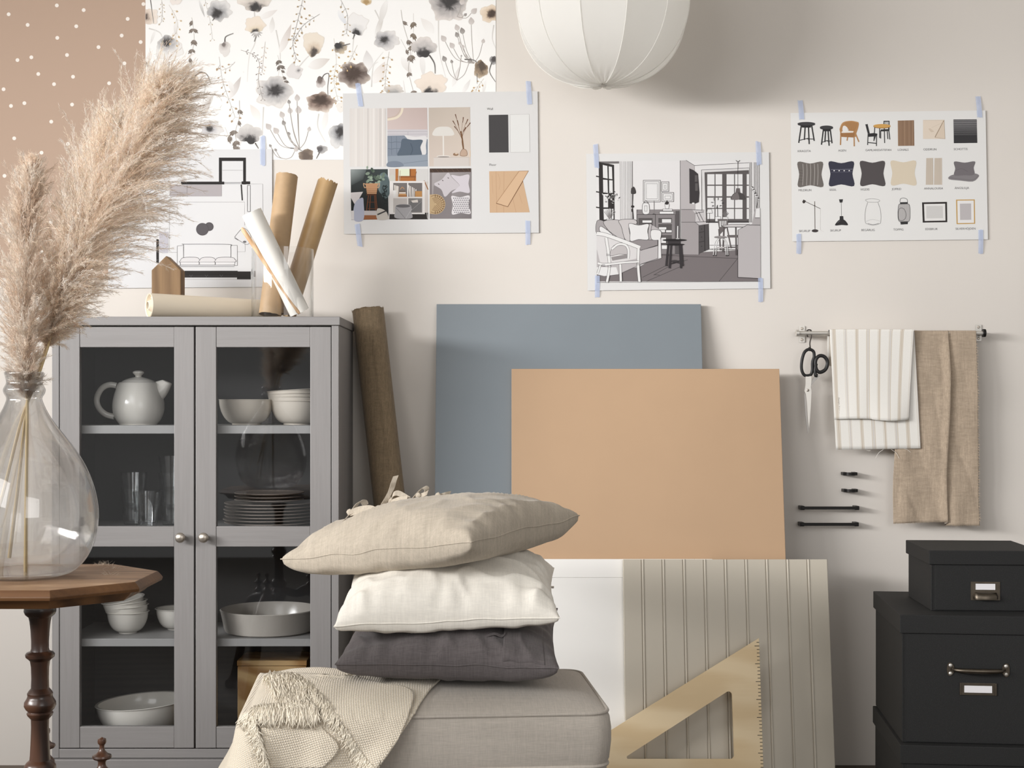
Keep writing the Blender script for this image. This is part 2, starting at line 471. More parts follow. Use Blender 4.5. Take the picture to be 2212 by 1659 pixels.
# ---- tableware behind the doors
def bowl_prof(r, h, foot, th=.004, flare=1.0, lip=.0015):
    o = [(.0001, .0), (foot, .0), (foot, .004)]
    n = 9
    for k in range(n + 1):
        t = k / n; o.append((foot * .98 + (r - foot * .98) * (sin(t * pi / 2) ** (.75 * flare)), .004 + (h - .004) * (1 - cos(t * pi / 2)) ** .92))
    o.append((r + lip, h)); o.append((r + lip * .4, h + .0015)); o.append((r - th, h))
    for k in range(n, -1, -1):
        t = k / n; o.append((max(.0002, (foot * .8 + (r - foot * .8) * (sin(t * pi / 2) ** (.75 * flare))) - th), .009 + (h - .009) * (1 - cos(t * pi / 2)) ** .92))
    o.append((.0001, .0085)); return o
def single(name, mb, mat, label, cat, group=None, loc=(0, 0, 0), rot=(0, 0, 0)):
    o = mb.build(name, mat, None, loc=loc, local=True); o.rotation_euler = rot
    return tag(o, label, cat, group)

TD = 4.19
tx, tz = T(299, TD), SHZ[0]
u = TD / FPX
pot = thing('teapot', 'round white teapot with knobbed lid behind the left cabinet door', 'teapot', (tx, TD, tz))
prof = [(.0001, 0), (38 * u, 0), (40 * u, .002), (47.5 * u, 11 * u), (53 * u, 24 * u), (55 * u, 36 * u), (54.3 * u, 50 * u), (51 * u, 65 * u), (46.5 * u, 79 * u), (43 * u, 88 * u), (40.5 * u, 91 * u), (36 * u, 92 * u), (34 * u, 90 * u), (.0001, 89 * u)]
MB().lathe([(r, z) for r, z in spline(prof, 4)], tx, TD, 56, tz).build('body', M['ceramic'], pot)
lid = [(.0001, 88 * u), (36 * u, 89 * u), (37 * u, 91 * u), (34 * u, 94 * u), (26 * u, 98 * u), (16 * u, 101 * u), (8 * u, 103 * u)]
ld = MB().lathe(lid + [(.0001, 104 * u)], tx, TD, 48, tz).build('lid', M['ceramic'], pot)
MB().lathe([(7 * u, 102 * u), (6.5 * u, 105 * u), (9 * u, 108 * u), (12 * u, 111 * u), (12 * u, 114 * u), (8 * u, 116.5 * u), (.0001, 117 * u)], tx, TD, 32, tz).build('lid_knob', M['ceramic'], ld)
hp = spline([(-47, 84), (-62, 86), (-77, 80), (-87, 66), (-90, 50), (-84, 34), (-70, 22), (-52, 17)], 6)
MB().tube([(tx + a * u, TD, tz + b * u) for a, b in hp], 5.2 * u, 12, squash=1.25).build('handle', M['ceramic'], pot)
vs = []; NS = 12
def l2(a, b, t): return a[0] + (b[0] - a[0]) * t, a[1] + (b[1] - a[1]) * t
for j in range(NS + 1):
    t = j / NS
    up, lo = l2((30, 90), (53, 96.5), t), l2((44, 46), (72, 88.5), t); bend = -3.5 * sin(pi * t); lo = (lo[0] - bend * .6, lo[1] + bend); hw = lerp_(17, 8.0, t ** .8)
    for k in range(24):
        q = 2 * pi * k / 24; m_ = ((up[0] + lo[0]) / 2, (up[1] + lo[1]) / 2); e_ = ((lo[0] - up[0]) / 2, (lo[1] - up[1]) / 2)
        vs.append((tx + (m_[0] + e_[0] * cos(q)) * u, TD + hw * sin(q) * u, tz + (m_[1] + e_[1] * cos(q)) * u))
MB().add(vs, [(j * 24 + k, j * 24 + (k + 1) % 24, j * 24 + 24 + (k + 1) % 24, j * 24 + 24 + k) for j in range(NS) for k in range(24)]).build('spout', M['ceramic'], pot, solid=.0022)

# upper right shelf: one wide bowl, four nested bowls
bw = MB().lathe(bowl_prof(.0785, .073, .041, .004, 1.45)); d = 4.17
single('bowl', bw, M['ceramic_warm'], 'cream bowl standing alone on the upper shelf behind the right door', 'bowl', None, (T(532, d), d, SHZ[0]))
lb = ['lowest of the nested cream bowls on the upper shelf', 'second from the bottom of the nested cream bowls on the upper shelf', 'third from the bottom of the nested cream bowls on the upper shelf', 'topmost tilted cream bowl of the nested stack on the upper shelf']
b0 = None; d = 4.19
for k, l in enumerate(lb):
    loc = (T(644, d) - .002 * k, d, SHZ[0] + (.0, .0125, .022, .032)[k]); rt = (0, radians((0, -1, -2, -3.4)[k]), 0)
    if b0 is None: b0 = single('nested_bowl', MB().lathe(bowl_prof(.0795, .069, .043, .0045, 1.3, .003)), M['ceramic_warm'], l, 'bowl', 'nested bowls on the upper shelf', loc, rt)
    else: copy_tree(b0, loc, l, rt)

# glasses on the middle shelf
def glass_prof(r0, r1, h, th=.0022):
    return [(.0001, 0), (r0, 0), (r0 + .001, .003), (r1, h), (r1 - th * .5, h + .001), (r1 - th, h), (r0 - th, .012), (.0001, .011)]
def facet(a, z): return 1 + (.018 * cos(a * 10) if z < .085 else 0)
g0 = None
for px, d, k, l in ((317, 4.13, 0, 'single ribbed tumbler in front on the middle shelf'),
                    (289, 4.22, 0, 'lower of two nested tumblers on the middle shelf'), (289, 4.22, 1, 'upper of two nested tumblers on the middle shelf'),
                    (372, 4.21, 0, 'lowest of three nested tumblers beside the left door stile'), (372, 4.21, 1, 'middle one of three nested tumblers beside the left door stile'), (372, 4.21, 2, 'topmost of three nested tumblers beside the left door stile')):
    loc = (T(px, d), d, SHZ[1] + k * .050)
    if g0 is None: g0 = single('drinking_glass', MB().lathe(glass_prof(.028, .0395, .102), seg=60, rfn=facet), M['cglass'], l, 'glass', 'drinking glasses on the middle shelf', loc)
    else: copy_tree(g0, loc, l)

# plates on the middle shelf
def plate(r):
    return [(.0001, .0), (r * .58, .0), (r * .6, .0015), (r * .78, .004), (r, .0085), (r + .0012, .0098), (r, .0112), (r * .78, .0075), (r * .58, .0045), (.0001, .0045)]
d = 4.205; px = 583
names = ['lowest', 'second lowest', 'third lowest', 'middle', 'third from the top', 'second from the top', 'topmost']
p0 = None
for k in range(7):
    l = names[k] + ' large plate of the pile behind the right door'
    loc = (T(px, d) + (.001, -.003, .002, 0, -.001, .002, .001)[k], d, SHZ[1] + k * .0094)
    if p0 is None: p0 = single('dinner_plate', MB().lathe(plate(.1325), seg=64), M['plate'], l, 'plate', 'large plates on the middle shelf', loc)
    else: copy_tree(p0, loc, l)
p1 = None
for k in range(3):
    l = ('lowest', 'middle', 'topmost')[k] + ' small plate lying on the pile of large plates'
    loc = (T(582, d), d, SHZ[1] + 7 * .0094 + k * .0098)
    if p1 is None: p1 = single('side_plate', MB().lathe(plate(.101), seg=64), M['plate'], l, 'plate', 'small plates on the middle shelf', loc)
    else: copy_tree(p1, loc, l)

# lower shelf: four nested cups, one cup at the edge, a casserole dish
d = 4.16; c0 = None
for k, l in enumerate(['lowest of the four nested white bowls on the lower shelf', 'second from the bottom of the four nested white bowls', 'third from the bottom of the four nested white bowls', 'topmost white bowl tilted on the nested stack of four']):
    loc = (T(276, d) + (0, .001, 0, -.003)[k], d, SHZ[2] + (0, .017, .028, .038)[k]); rt = (radians((0, 1, 1, 5)[k]), radians((0, -3, -5, -9)[k]), 0)
    if c0 is None: c0 = single('small_bowl', MB().lathe(bowl_prof(.0585, .062, .026, .0035, 1.2, .0045)), M['ceramic'], l, 'bowl', 'small white bowls on the lower shelf', loc, rt)
    else: copy_tree(c0, loc, l, rt)
d = 4.225
copy_tree(c0, (T(381, d), d, SHZ[2]), 'single white bowl half hidden by the left door stile', (0, 0, 0))
d = 4.185
cs = [(.0001, .0), (.118, .0), (.124, .003), (.1265, .006), (.1285, .005), (.131, .012), (.1415, .062), (.143, .066), (.140, .068), (.1375, .064), (.127, .012), (.122, .008), (.0001, .007)]
single('casserole_dish', MB().lathe(cs, seg=72), plain('grey_casserole_glaze', (190, 184, 176), .22), 'wide grey casserole dish on the lower shelf behind the right door', 'dish', None, (T(582, d), d, SHZ[2]))
# cabinet floor: big bowl and a timber block
d = 4.19
single('serving_bowl', MB().lathe(bowl_prof(.131, .088, .072, .005, 1.25, .004), seg=64), M['ceramic'], 'large white serving bowl at the bottom of the cabinet', 'bowl', None, (T(311, d), d, FLZ + .012), (radians(0), radians(-3.5), 0))
M['pine'] = wood('knotty_pine', (228, 190, 134), (184, 138, 84), 7, 'X', .55, dist=7, stretch=.45, fine=.25)
wbx = thing('wooden_box', 'pale pine wooden box behind the right door at the cabinet bottom', 'box', (T(588, 4.23), 4.23, FLZ + .002))
x0, x1 = T(513, 4.15), T(662, 4.15)
MB().box(x0, x1, 4.15, 4.30, FLZ + .002, .352).build('box_body', M['pine'], wbx, bevel=.002)
MB().box(x0 - .0015, x1 + .0015, 4.1485, 4.3015, .353, .369).build('box_lid', M['pine'], wbx, bevel=.002)

# ---------------------------------------------------------------- on top of the cabinet
ZTOP = ZT
M['cream_paper'] = plain('cream_paper', (226, 214, 194), .6, var=.02, bump=.08, bscale=200)
M['white_paper'] = plain('white_tracing_paper', (236, 233, 226), .5, var=.015)
M['kraft'] = plain('kraft_paper', (176, 147, 112), .55, var=.07, vscale=30, bump=.2, bscale=180)
M['kraft2'] = plain('glossy_kraft_paper', (180, 148, 104), .38, var=.06, vscale=24, bump=.2, bscale=120)
M['stick'] = wood('pale_beech', (222, 188, 152), (196, 158, 120), 20, 'Z', .6)
M['oldwood'] = wood('stained_pine', (134, 106, 74), (108, 82, 54), 14, 'Z', .6, dist=3, bump=.3, fine=.6)

# lying roll of cream paper
a = Vector((T(322, 4.075), 4.078, ZTOP + .0355)); b = Vector((T(578, 4.27), 4.27, ZTOP + .0325))
ax = (b - a).normalized(); sx = ax.cross(Vector((0, 0, 1))).normalized(); sz = sx.cross(ax)
roll = thing('paper_roll', 'thick roll of cream paper lying on top of the grey cabinet', 'paper roll', (a + b) / 2 - Vector((0, 0, .034)))
m = MB(); seg = 56; vs = []
prof = [(0.0, .0352), (0.0, .0300), (.008, .0285), (.004, .016), (-.006, .013), (-.006, .009), (.012, .008), (.02, .0001)]
L = (b - a).length
pf = [(L, .0001), (L, .0318)] + [(0.0, .0352), (-.002, .034), (.0, .0315), (.010, .029), (.004, .021), (.008, .019), (-.004, .0125), (-.005, .010), (.02, .0085), (.03, .0001)]
for s_, r in pf:
    for k in range(seg):
        q = 2 * pi * k / seg; vs.append(a + ax * s_ + r * (cos(q) * sx + sin(q) * sz))
m.add(vs, [(i * seg + k, i * seg + (k + 1) % seg, (i + 1) * seg + (k + 1) % seg, (i + 1) * seg + k) for i in range(len(pf) - 1) for k in range(seg)])
m.build('rolled_sheet', M['cream_paper'], roll, angle=30)

# little wooden house
hd = 4.225; w2 = .0445; hz = ZTOP
hs = thing('wooden_house', 'small brown wooden house block standing behind the cream paper roll', 'ornament', (T(360, hd), hd + .02, hz), rot=(0, 0, radians(-3)))
poly = [(-w2, 0), (w2, 0), (w2, .150), (0, .193), (-w2, .150)]
MB().prism(poly, lambda x, y, s: (x, -.021 + .042 * s, y)).build('house_block', M['oldwood'], hs, local=True, smooth=False, bevel=.0025)

# glass cylinder with rolls
gd = 4.165; gx = T(610.5, gd); gr = 66.5 * gd / FPX; gh = ZC + (HY - 538) * gd / FPX - ZTOP
M['vglass'] = thin_glass('clear_glass', edge=(.86, .87, .87), ior=1.5, tint=(.985, .985, .985))
cyl = MB().lathe([(.0001, 0), (gr - .002, 0), (gr, .003), (gr, gh - .001), (gr - .0012, gh), (gr - .0025, gh - .001), (gr - .0025, .007), (gr - .006, .005), (.0001, .005)], gx, gd, 72, ZTOP)
tag(cyl.build('glass_cylinder', M['vglass'], None, loc=(gx, gd, ZTOP)), 'clear glass cylinder vase holding paper rolls on the grey cabinet', 'vase')

def paper_tube(p, q, r, th=.002, seg=36, ragged=0, fold=False, seed=1):
    """hollow roll; p bottom, q top"""
    rnd = random.Random(seed); p, q = Vector(p), Vector(q)
    ax = (q - p).normalized(); sx = ax.cross(Vector((0, 1, 0))).normalized(); sy = sx.cross(ax)
    L = (q - p).length; vs = []; mb = MB()
    rag0 = [rnd.uniform(-1, 1) for _ in range(seg)]; rag1 = [rnd.uniform(-1, 1) for _ in range(seg)]
    prof = [(L - .05, .0001), (L - .05, r - th), (L, r - th), (L, r), (L * .75, r), (L * .5, r), (L * .25, r), (0, r), (0, r - th), (.06, r - th), (.06, .0001)]
    for i, (s_, rr) in enumerate(prof):
        for k in range(seg):
            a_ = 2 * pi * k / seg; r2 = rr
            if fold: r2 = rr * (1 - .28 * exp(-((a_ - 1.75) / .3) ** 2))
            s2 = s_ + (ragged * rag1[k] if i in (2, 3) else ragged * rag0[k] if i in (7, 8) else 0)
            vs.append(p + ax * s2 + r2 * (cos(a_) * sx + sin(a_) * sy))
    return mb.add(vs, [(i * seg + k, i * seg + (k + 1) % seg, (i + 1) * seg + (k + 1) % seg, (i + 1) * seg + k) for i in range(len(prof) - 1) for k in range(seg)])
Z0 = ZTOP + .007
def PZ(px, z, d): return Vector((T(px, d), d, z))
k1 = paper_tube(PZ(583, Z0 + .004, 4.125), P(620, 380, 4.20), .0262 * 1.22, .002, 36, .001, seed=3)
tag(k1.build('kraft_paper_roll', M['kraft'], None), 'upright plain brown kraft paper roll in the glass cylinder', 'paper roll', 'rolls in the glass cylinder')
k2 = paper_tube(PZ(617, Z0 + .006, 4.205), P(708, 393, 4.255), .0300, .003, 48, .004, fold=True, seed=5)
tag(k2.build('kraft_paper_roll', M['kraft2'], None), 'golden creased kraft paper roll leaning to the right in the glass cylinder', 'paper roll', 'rolls in the glass cylinder')
w1 = paper_tube(PZ(647, Z0 + .012, 4.125), P(543, 458, 4.07), .0295, .0015, 36, .0012, seed=7)
tag(w1.build('white_paper_roll', M['white_paper'], None), 'white paper roll leaning to the left in the glass cylinder', 'paper roll', 'rolls in the glass cylinder')
a = PZ(647, Z0 + .006, 4.100); b = P(522, 492, 4.066); s_ = MB().tube([a + (b - a) * t for t in (0, .02, .5, .97, 1)], [.0035, .0062, .0066, .0062, .003], 12)
tag(s_.build('wooden_stick', M['stick'], None, angle=60), 'thin pale wooden stick leaning in the glass cylinder beside the white roll', 'stick')

# ---------------------------------------------------------------- linen roll beside the cabinet
M['linen_brown'] = fabric('dark_linen_cloth', (142, 124, 100), 700, .16, .2, .6)
top = Vector((T(794.5, 4.345), 4.345, ZC + (HY - 671) * 4.345 / FPX)); bot = Vector((T(908, 4.2), 4.2, .052 * .15))
lr = thing('linen_roll', 'tall roll of brown linen cloth leaning between cabinet and blue board', 'fabric roll', bot)
ax = (top - bot).normalized(); sx = ax.cross(Vector((0, 1, 0))).normalized(); sy = sx.cross(ax); L = (top - bot).length
if sx.x < 0: sx = -sx
m = MB(); seg = 60; n = 40; vs = []
def seam_ang(t): # edge of the cloth wandering round the roll (angle measured towards the viewer)
    return radians(-88 + 62 * (1 - t) ** .8) + .12 * sin(7 * t)
R = .0482
fv = (Vector((0, -1, 0)) - ax * ax.dot(Vector((0, -1, 0)))).normalized()
for j in range(n + 1):
    t = j / n; sa = seam_ang(t)
    for k in range(seg):
        q = -pi + 2 * pi * k / (seg) + .0
        ang = sa + 2 * pi * k / seg                       # starts at the free edge
        r = R + .0016 - .0034 * (k / seg)
        vs.append(bot + ax * (L * t) + r * (cos(ang) * sx + -sin(ang) * fv))
m.add(vs, [(j * seg + k, j * seg + (k + 1) % seg, (j + 1) * seg + (k + 1) % seg, (j + 1) * seg + k) for j in range(n) for k in range(seg)])
m.build('rolled_cloth', M['linen_brown'], lr, angle=60)
m = MB(); rnd = random.Random(4); vs = []
for turn in range(3):
    r = R - .001 - turn * .011
    vs = []
    for k in range(61):
        q = 2 * pi * k / 60; b_ = top - ax * .004 + (r - .0015 * k / 20) * (cos(q) * sx + sin(q) * fv)
        vs += [b_, b_ + ax * (.006 + rnd.uniform(0, .003)), ]
    m.add(vs, [(2 * k, 2 * k + 2, 2 * k + 3, 2 * k + 1) for k in range(60)])
m.add([top - ax * .012 + R * .97 * (cos(2 * pi * k / 40) * sx + sin(2 * pi * k / 40) * fv) for k in range(40)], [tuple(range(40))])
m.build('rolled_end', M['linen_brown'], lr, smooth=False)
m = MB()
for k in range(260):
    q = rnd.uniform(0, 2 * pi); r = rnd.choice((R, R, R * .8, R * .6)); b_ = top + r * (cos(q) * sx + sin(q) * fv)
    e = b_ + ax * rnd.uniform(.002, .008) + Vector((rnd.uniform(-.004, .004), rnd.uniform(-.004, .004), 0))
    w = Vector((.0006, 0, 0)); m.add([b_ - w, b_ + w, e], [(0, 1, 2)])
fr = m.build('frayed_edge', M['linen_brown'], lr, smooth=False); fr['label'] = 'frayed thread ends'; fr['kind'] = 'stuff'

# ---------------------------------------------------------------- boards leaning on the wall
def board_frame(name, label, cat, d_bottom, slope, th):
    th_ = atan(slope)
    return thing(name, label, cat, (0, d_bottom, th * sin(th_) + .0005), rot=(-th_, 0, 0))
M['blue'] = plain('blue_grey_board_paint', (122, 130, 136), .6, var=.015, bump=.08, bscale=260)
M['tan'] = plain('tan_board_paint', (184, 153, 122), .6, var=.015, bump=.08, bscale=260)
M['whitelac'] = plain('white_lacquer', (241, 239, 235), .35, var=.01)
M['sage'] = plain('greige_board_paint', (194, 186, 171), .45, var=.012)
def lean(name, label, px0, px1, py_top, dt, slope, th, mat, cat='board'):
    zt = ZC + (HY - py_top) * dt / FPX; db = dt - slope * zt; c = cos(atan(slope)); L = zt / c
    b = MB().box(T(px0, dt), T(px1, dt), 0, th, 0, L)
    th_ = atan(slope)
    o2 = b.build(name, mat, None, loc=(0, db, th * sin(th_) + .0005), local=True, smooth=False, bevel=.0012)
    o2.rotation_euler = (-th_, 0, 0)
    return tag(o2, label, cat)
lean('blue_board', 'large blue grey painted board leaning on the wall behind the tan board', 943, 1514.5, 659, 4.378, .164, .016, M['blue'])
lean('tan_board', 'large tan painted board leaning in front of the blue board', 1105, 1683.5, 799, 4.33, .180, .016, M['tan'])

# white framed cabinet front
dt, sl, th = 4.208, .19, .016; zt = ZC + (HY - 1210) * dt / FPX; L = zt / cos(atan(sl))
wf = board_frame('white_cabinet_front', 'white framed cabinet front leaning behind the cushions', 'cabinet door', dt - sl * zt, sl, th)
k = dt / FPX
xl, xr = T(1078, dt), T(1539, dt)
MB().box(xl + .03, xr - .03, .0016, th - .001, .03, L - .03).build('centre_panel', M['whitelac'], wf, local=True, smooth=False)
MB().box(xl + 39 * k, T(1500, dt), 0, th, L - 40 * k, L).build('top_rail', M['whitelac'], wf, local=True, smooth=False, bevel=.0012)
MB().box(xl + 39 * k, T(1500, dt), 0, th, 0, 40 * k).build('bottom_rail', M['whitelac'], wf, local=True, smooth=False, bevel=.0012)
for a, b in ((xl, xl + 39 * k - .0008), (T(1500, dt) + .0008, xr)): MB().box(a, b, 0, th, 0, L).build('stile', M['whitelac'], wf, local=True, smooth=False, bevel=.0012)

# grooved greige board
dt, sl, th = 4.186, .178, .018; zt = ZC + (HY - 1211) * dt / FPX; L = zt / cos(atan(sl))
xs = [1387.5 + 44.7 * i for i in range(9)]
pr = [(T(1346, dt), .0015), (T(1346, dt) + .0015, 0)]
k = dt / FPX
for gx_ in xs:
    c = T(gx_, dt); pr += [(c - .0048, 0), (c - .0042, .0034), (c - .0022, .0034), (c - .0014, -.0006), (c + .0002, -.0020), (c + .0022, -.0024), (c + .0040, -.0014), (c + .0048, 0)]
pr += [(T(1787, dt) - .0015, 0), (T(1787, dt), .0015), (T(1787, dt), th), (T(1346, dt), th)]
n = len(pr)
m = MB().add([(x, y, 0) for x, y in pr] + [(x, y, L) for x, y in pr], [tuple(range(n)), tuple(range(n, 2 * n))[::-1]] + [(i, (i + 1) % n, n + (i + 1) % n, n + i) for i in range(n)])
o = m.build('grooved_board', M['sage'], None, loc=(0, dt - sl * zt, th * sin(atan(sl)) + .0005), local=True, smooth=True, angle=25); o.rotation_euler = (-atan(sl), 0, 0)
tag(o, 'greige tongue and groove board leaning behind the wooden triangle', 'board')

# wooden set square
M['birch'] = wood('birch_plywood', (238, 216, 178), (226, 200, 158), 4, 'X', .5, dist=9, stretch=.35, fine=.3, bump=.05)
dt, sl, th = 4.085, .20, .008
zt = ZC + (HY - 1380) * dt / FPX; db = dt - sl * zt; c = cos(atan(sl)); L = zt / c
sq = board_frame('set_square', 'large pale plywood set square with ruler marks leaning on the grooved board', 'set square', db, sl, th)
def onb(px, py):
    """photograph pixel -> (x, height along the leaning face)"""
    e = (HY - py) / FPX                        # Z - ZC = e * D ; D = db + sl * Z
    z = (ZC + e * db) / (1 - e * sl); d = db + sl * z
    return T(px, d), z / c
tip = onb(1639.5, 1380); rb = (onb(1647, 1655)[0], 0.0)
rb = (tip[0], 0.0)
h2 = onb(1318, 1580); slope_h = (tip[1] - h2[1]) / (tip[0] - h2[0]); lb_ = (tip[0] - tip[1] / slope_h, 0.0)
inner = [onb(1581, 1489), onb(1345, 1641), onb(1583, 1641)]; inner[2] = (inner[0][0] + .001, inner[1][1])
def round_poly(p, r, n=6):
    out = []
    for i in range(len(p)):
        a, b, c_ = Vector(p[i - 1]), Vector(p[i]), Vector(p[(i + 1) % len(p)])
        u1 = (a - b).normalized(); u2 = (c_ - b).normalized(); half = u1.angle(u2) / 2
        rr = r * (1.0 if half > .5 else .45); dd = rr / math.tan(half)
        ce_ = b + (u1 + u2).normalized() * (rr / sin(half)); a0 = b + u1 * dd - ce_; a1 = b + u2 * dd - ce_
        for j in range(n + 1):
            v = a0.lerp(a1, j / n).normalized() * rr; out.append(tuple(ce_ + v))
    return out
vs, fs = shape_mesh([[tip, rb, lb_], round_poly(inner, .010)], th / 2)
MB().add([(v.x, th / 2 - v.z * 1, v.y) for v in vs], fs).build('triangle_plate', M['birch'], sq, local=True, smooth=False)
M['ink'] = plain('black_ink', (38, 33, 30), .7)
m = MB(); y = 1389.0; i = 0
while True:
    x_, z_ = onb(1640, y)
    if z_ < .01: break
    w = .0135 if i % 5 == 1 else .0075
    m.box(tip[0] - w, tip[0] + .0001, -.0006, .0002, z_ - .0008, z_ + .0008); y += 7.72 + .0; i += 1
    if i > 95: break
tm = m.build('ruler_marks', M['ink'], sq, local=True, smooth=False); tm['label'] = 'black ruler ticks along the upright edge'

# ---------------------------------------------------------------- black archive boxes
def flecked(name, rgb):
    t = NT(name).setup(.75, 0, .35); c = S(rgb)
    n = t.noise(700, detail=2); t.color(t.ramp(n, [(.55, c), (.74, tuple(x * 2.6 for x in c[:3]) + (1,))]))
    t.bump(t.noise(900, detail=2), .3, .0004); return t.m
M['blackbox'] = flecked('black_flecked_card', (30, 30, 30))
M['bronze'] = plain('dark_bronze', (98, 90, 80), .4, 1.0, var=.12, vscale=60)
M['label'] = plain('white_label_card', (226, 224, 226), .6, var=.01)
def archive_box(label, pxl, pyt, px_mid, df, w, dep, h, lid_h, rotz, zbase, handle):
    """front left lid corner at pixel (pxl, pyt); local x across, y to the back"""
    root = thing('archive_box', label, 'box', (T(pxl, df), df, zbase), 'black archive boxes stacked by the wall', (0, 0, rotz))
    e = .006
    bd = MB().box(e, w - e, e, dep - e, 0, h - .004).build('box_body', M['blackbox'], root, local=True, smooth=False, bevel=.0015)
    MB().box(e + .001, e + .0035, e - .0012, e + .001, .004, h - lid_h).build('front_flap_edge', M['blackbox'], bd, local=True, smooth=False)
    MB().box(e + .010, w - e - .010, e - .0016, e + .001, .002, h - lid_h - .001).build('front_flap', M['blackbox'], bd, local=True, smooth=False, bevel=.0008)
    l = MB().box(0, w, 0, dep, h - lid_h, h)
    l.build('lid', M['blackbox'], root, local=True, smooth=False, bevel=.0018)
    cx = w / 2
    y0 = e - .0016
    if handle:
        u = df / FPX; hz = h - (1444 - 1328) * u; lz = h - (1486 - 1328) * u
        hd = MB()
        for s in (-1, 1):
            vs, fs = shape_mesh([[(s * .066 + a, b) for a, b in spline([(-.008, -.008), (-.0085, .008), (0, .0165), (.0065, .013), (.0085, .004), (.0085, -.004), (.0065, -.013), (0, -.0165)], 3, True)] if s > 0 else [(s * .066 - a, b) for a, b in spline([(-.008, -.008), (-.0085, .008), (0, .0165), (.0065, .013), (.0085, .004), (.0085, -.004), (.0065, -.013), (0, -.0165)], 3, True)]], .001)
            hd.add([(cx + v.x, y0 - .001 - v.z, hz + v.y) for v in vs], fs)
        pts = spline([(-.062, -.003), (-.052, -.014), (-.035, -.021), (0, -.024), (.035, -.021), (.052, -.014), (.062, -.003)], 5)
        hd.tube([(cx + a, y0 + b, hz) for a, b in pts], [.0042 + .0022 * sin(pi * i / (len(pts) - 1)) for i in range(len(pts))], 12)
        h_o = hd.build('handle', M['bronze'], root, local=True)
        for s in (-1, 1):
            for t in (-1, 1):
                MB().lathe([(.0045, 0), (.0042, .0015), (.0025, .0028), (.0001, .0032)], cx + s * .066, y0 - .002, 14, hz + t * .0098, Matrix.Rotation(pi / 2, 3, 'X')).build('rivet', M['steel'], h_o, local=True)
        fw, fh, wz = .088, .030, lz
        f = MB().box(cx - fw / 2, cx + fw / 2, y0 - .0015, y0, wz - fh / 2, wz + fh / 2)
        f.box(cx - fw / 2, cx - fw / 2 + .004, y0 - .0035, y0, wz - fh / 2, wz + fh / 2); f.box(cx + fw / 2 - .004, cx + fw / 2, y0 - .0035, y0, wz - fh / 2, wz + fh / 2)
        fo = f.build('label_holder', M['bronze'], root, local=True, smooth=False, bevel=.0006)
        MB().box(cx - .033, cx + .033, y0 - .0022, y0 - .0014, wz - .0085, wz + .0085).build('label_card', M['label'], fo, local=True, smooth=False)
    else:
        u = df / FPX; wz = h - (1276 - 1189) * u
        f = MB().box(cx - .036, cx + .036, y0 - .0015, y0, wz - .023, wz + .023)
        vs = []
        pts = [(-.030, -.001), (-.029, -.010), (-.022, -.016), (.022, -.016), (.029, -.010), (.030, -.001)]
        for z_, sc in ((wz - .0035, .9), (wz - .012, 1.0), (wz - .020, .98)):
            vs += [(cx + a * sc, y0 + b * (.55 if z_ > wz - .005 else 1), z_) for a, b in pts]
        f.add(vs, [(j * 6 + i, j * 6 + i + 1, j * 6 + 7 + i, j * 6 + 6 + i) for j in range(2) for i in range(5)] + [(0, 5, 4, 3, 2, 1)])
        fo = f.build('label_pull', M['bronze'], root, local=True, smooth=True, angle=50)
        MB().box(cx - .024, cx + .024, y0 - .0022, y0 - .0014, wz + .003, wz + .018).build('label_card', M['label'], fo, local=True, smooth=False)
    return root
D3, D2, D1 = 3.48, 3.50, 3.56
z3 = ZC + (HY - 1609) * D3 / FPX; z2 = ZC + (HY - 1328) * D2 / FPX; z1 = ZC + (HY - 1189) * D1 / FPX
archive_box('bottom black archive box of the stack, only its lid corner showing', 1944.5, 1609, 0, D3, .375, .45, z3, .046, radians(-5.9), 0.0, True)
archive_box('middle large black archive box with a metal handle and white label', 1944, 1328, 0, D2, .375, .44, z2 - z3 - .0005, .0455, radians(-5.9), z3 + .0005, True)
archive_box('small black archive box on top of the stack, with label pull', 2007, 1189, 0, D1, .278, .27, z1 - z2 - .0005, .0355, radians(-3.4), z2 + .0005, False)

# ---------------------------------------------------------------- papers on the wall
SHEET = WALL - .0046
# dotted wallpaper sample
dw = Draw(WALL - .0012, mod=40)
dw.sheet([(-140, -60), (314.5, -60), (314.5, 600), (-140, 600)], S(174, 150, 132))
dots = [(19, 31), (60, 54), (123, 12), (181, 22), (310, 9), (276, 41), (165, 57), (124, 82), (263, 77), (304, 91), (213, 102), (145, 119), (68, 124), (38, 130), (269, 137), (83, 160), (158, 166), (117, 182), (8, 193), (53, 223), (24, 229), (156, 226), (111, 263), (213, 262), (31, 299), (147, 311), (236, 180), (90, 330), (200, 350), (10, 380), (70, 400), (140, 420), (40, 450), (110, 480), (190, 440), (240, 330), (280, 240), (20, 520), (90, 545), (160, 510), (-30, 60), (-60, 150), (-25, 260), (-70, 330), (-40, 420), (250, 470), (290, 400)]
for x, y in dots: dw.ell(x, y, 4.1, 4.1, (228, 221, 213), n=16)
tag(dw.build('dotted_wallpaper', M['print']), 'terracotta pink wallpaper sheet with small white dots behind the pampas grass', 'wallpaper')

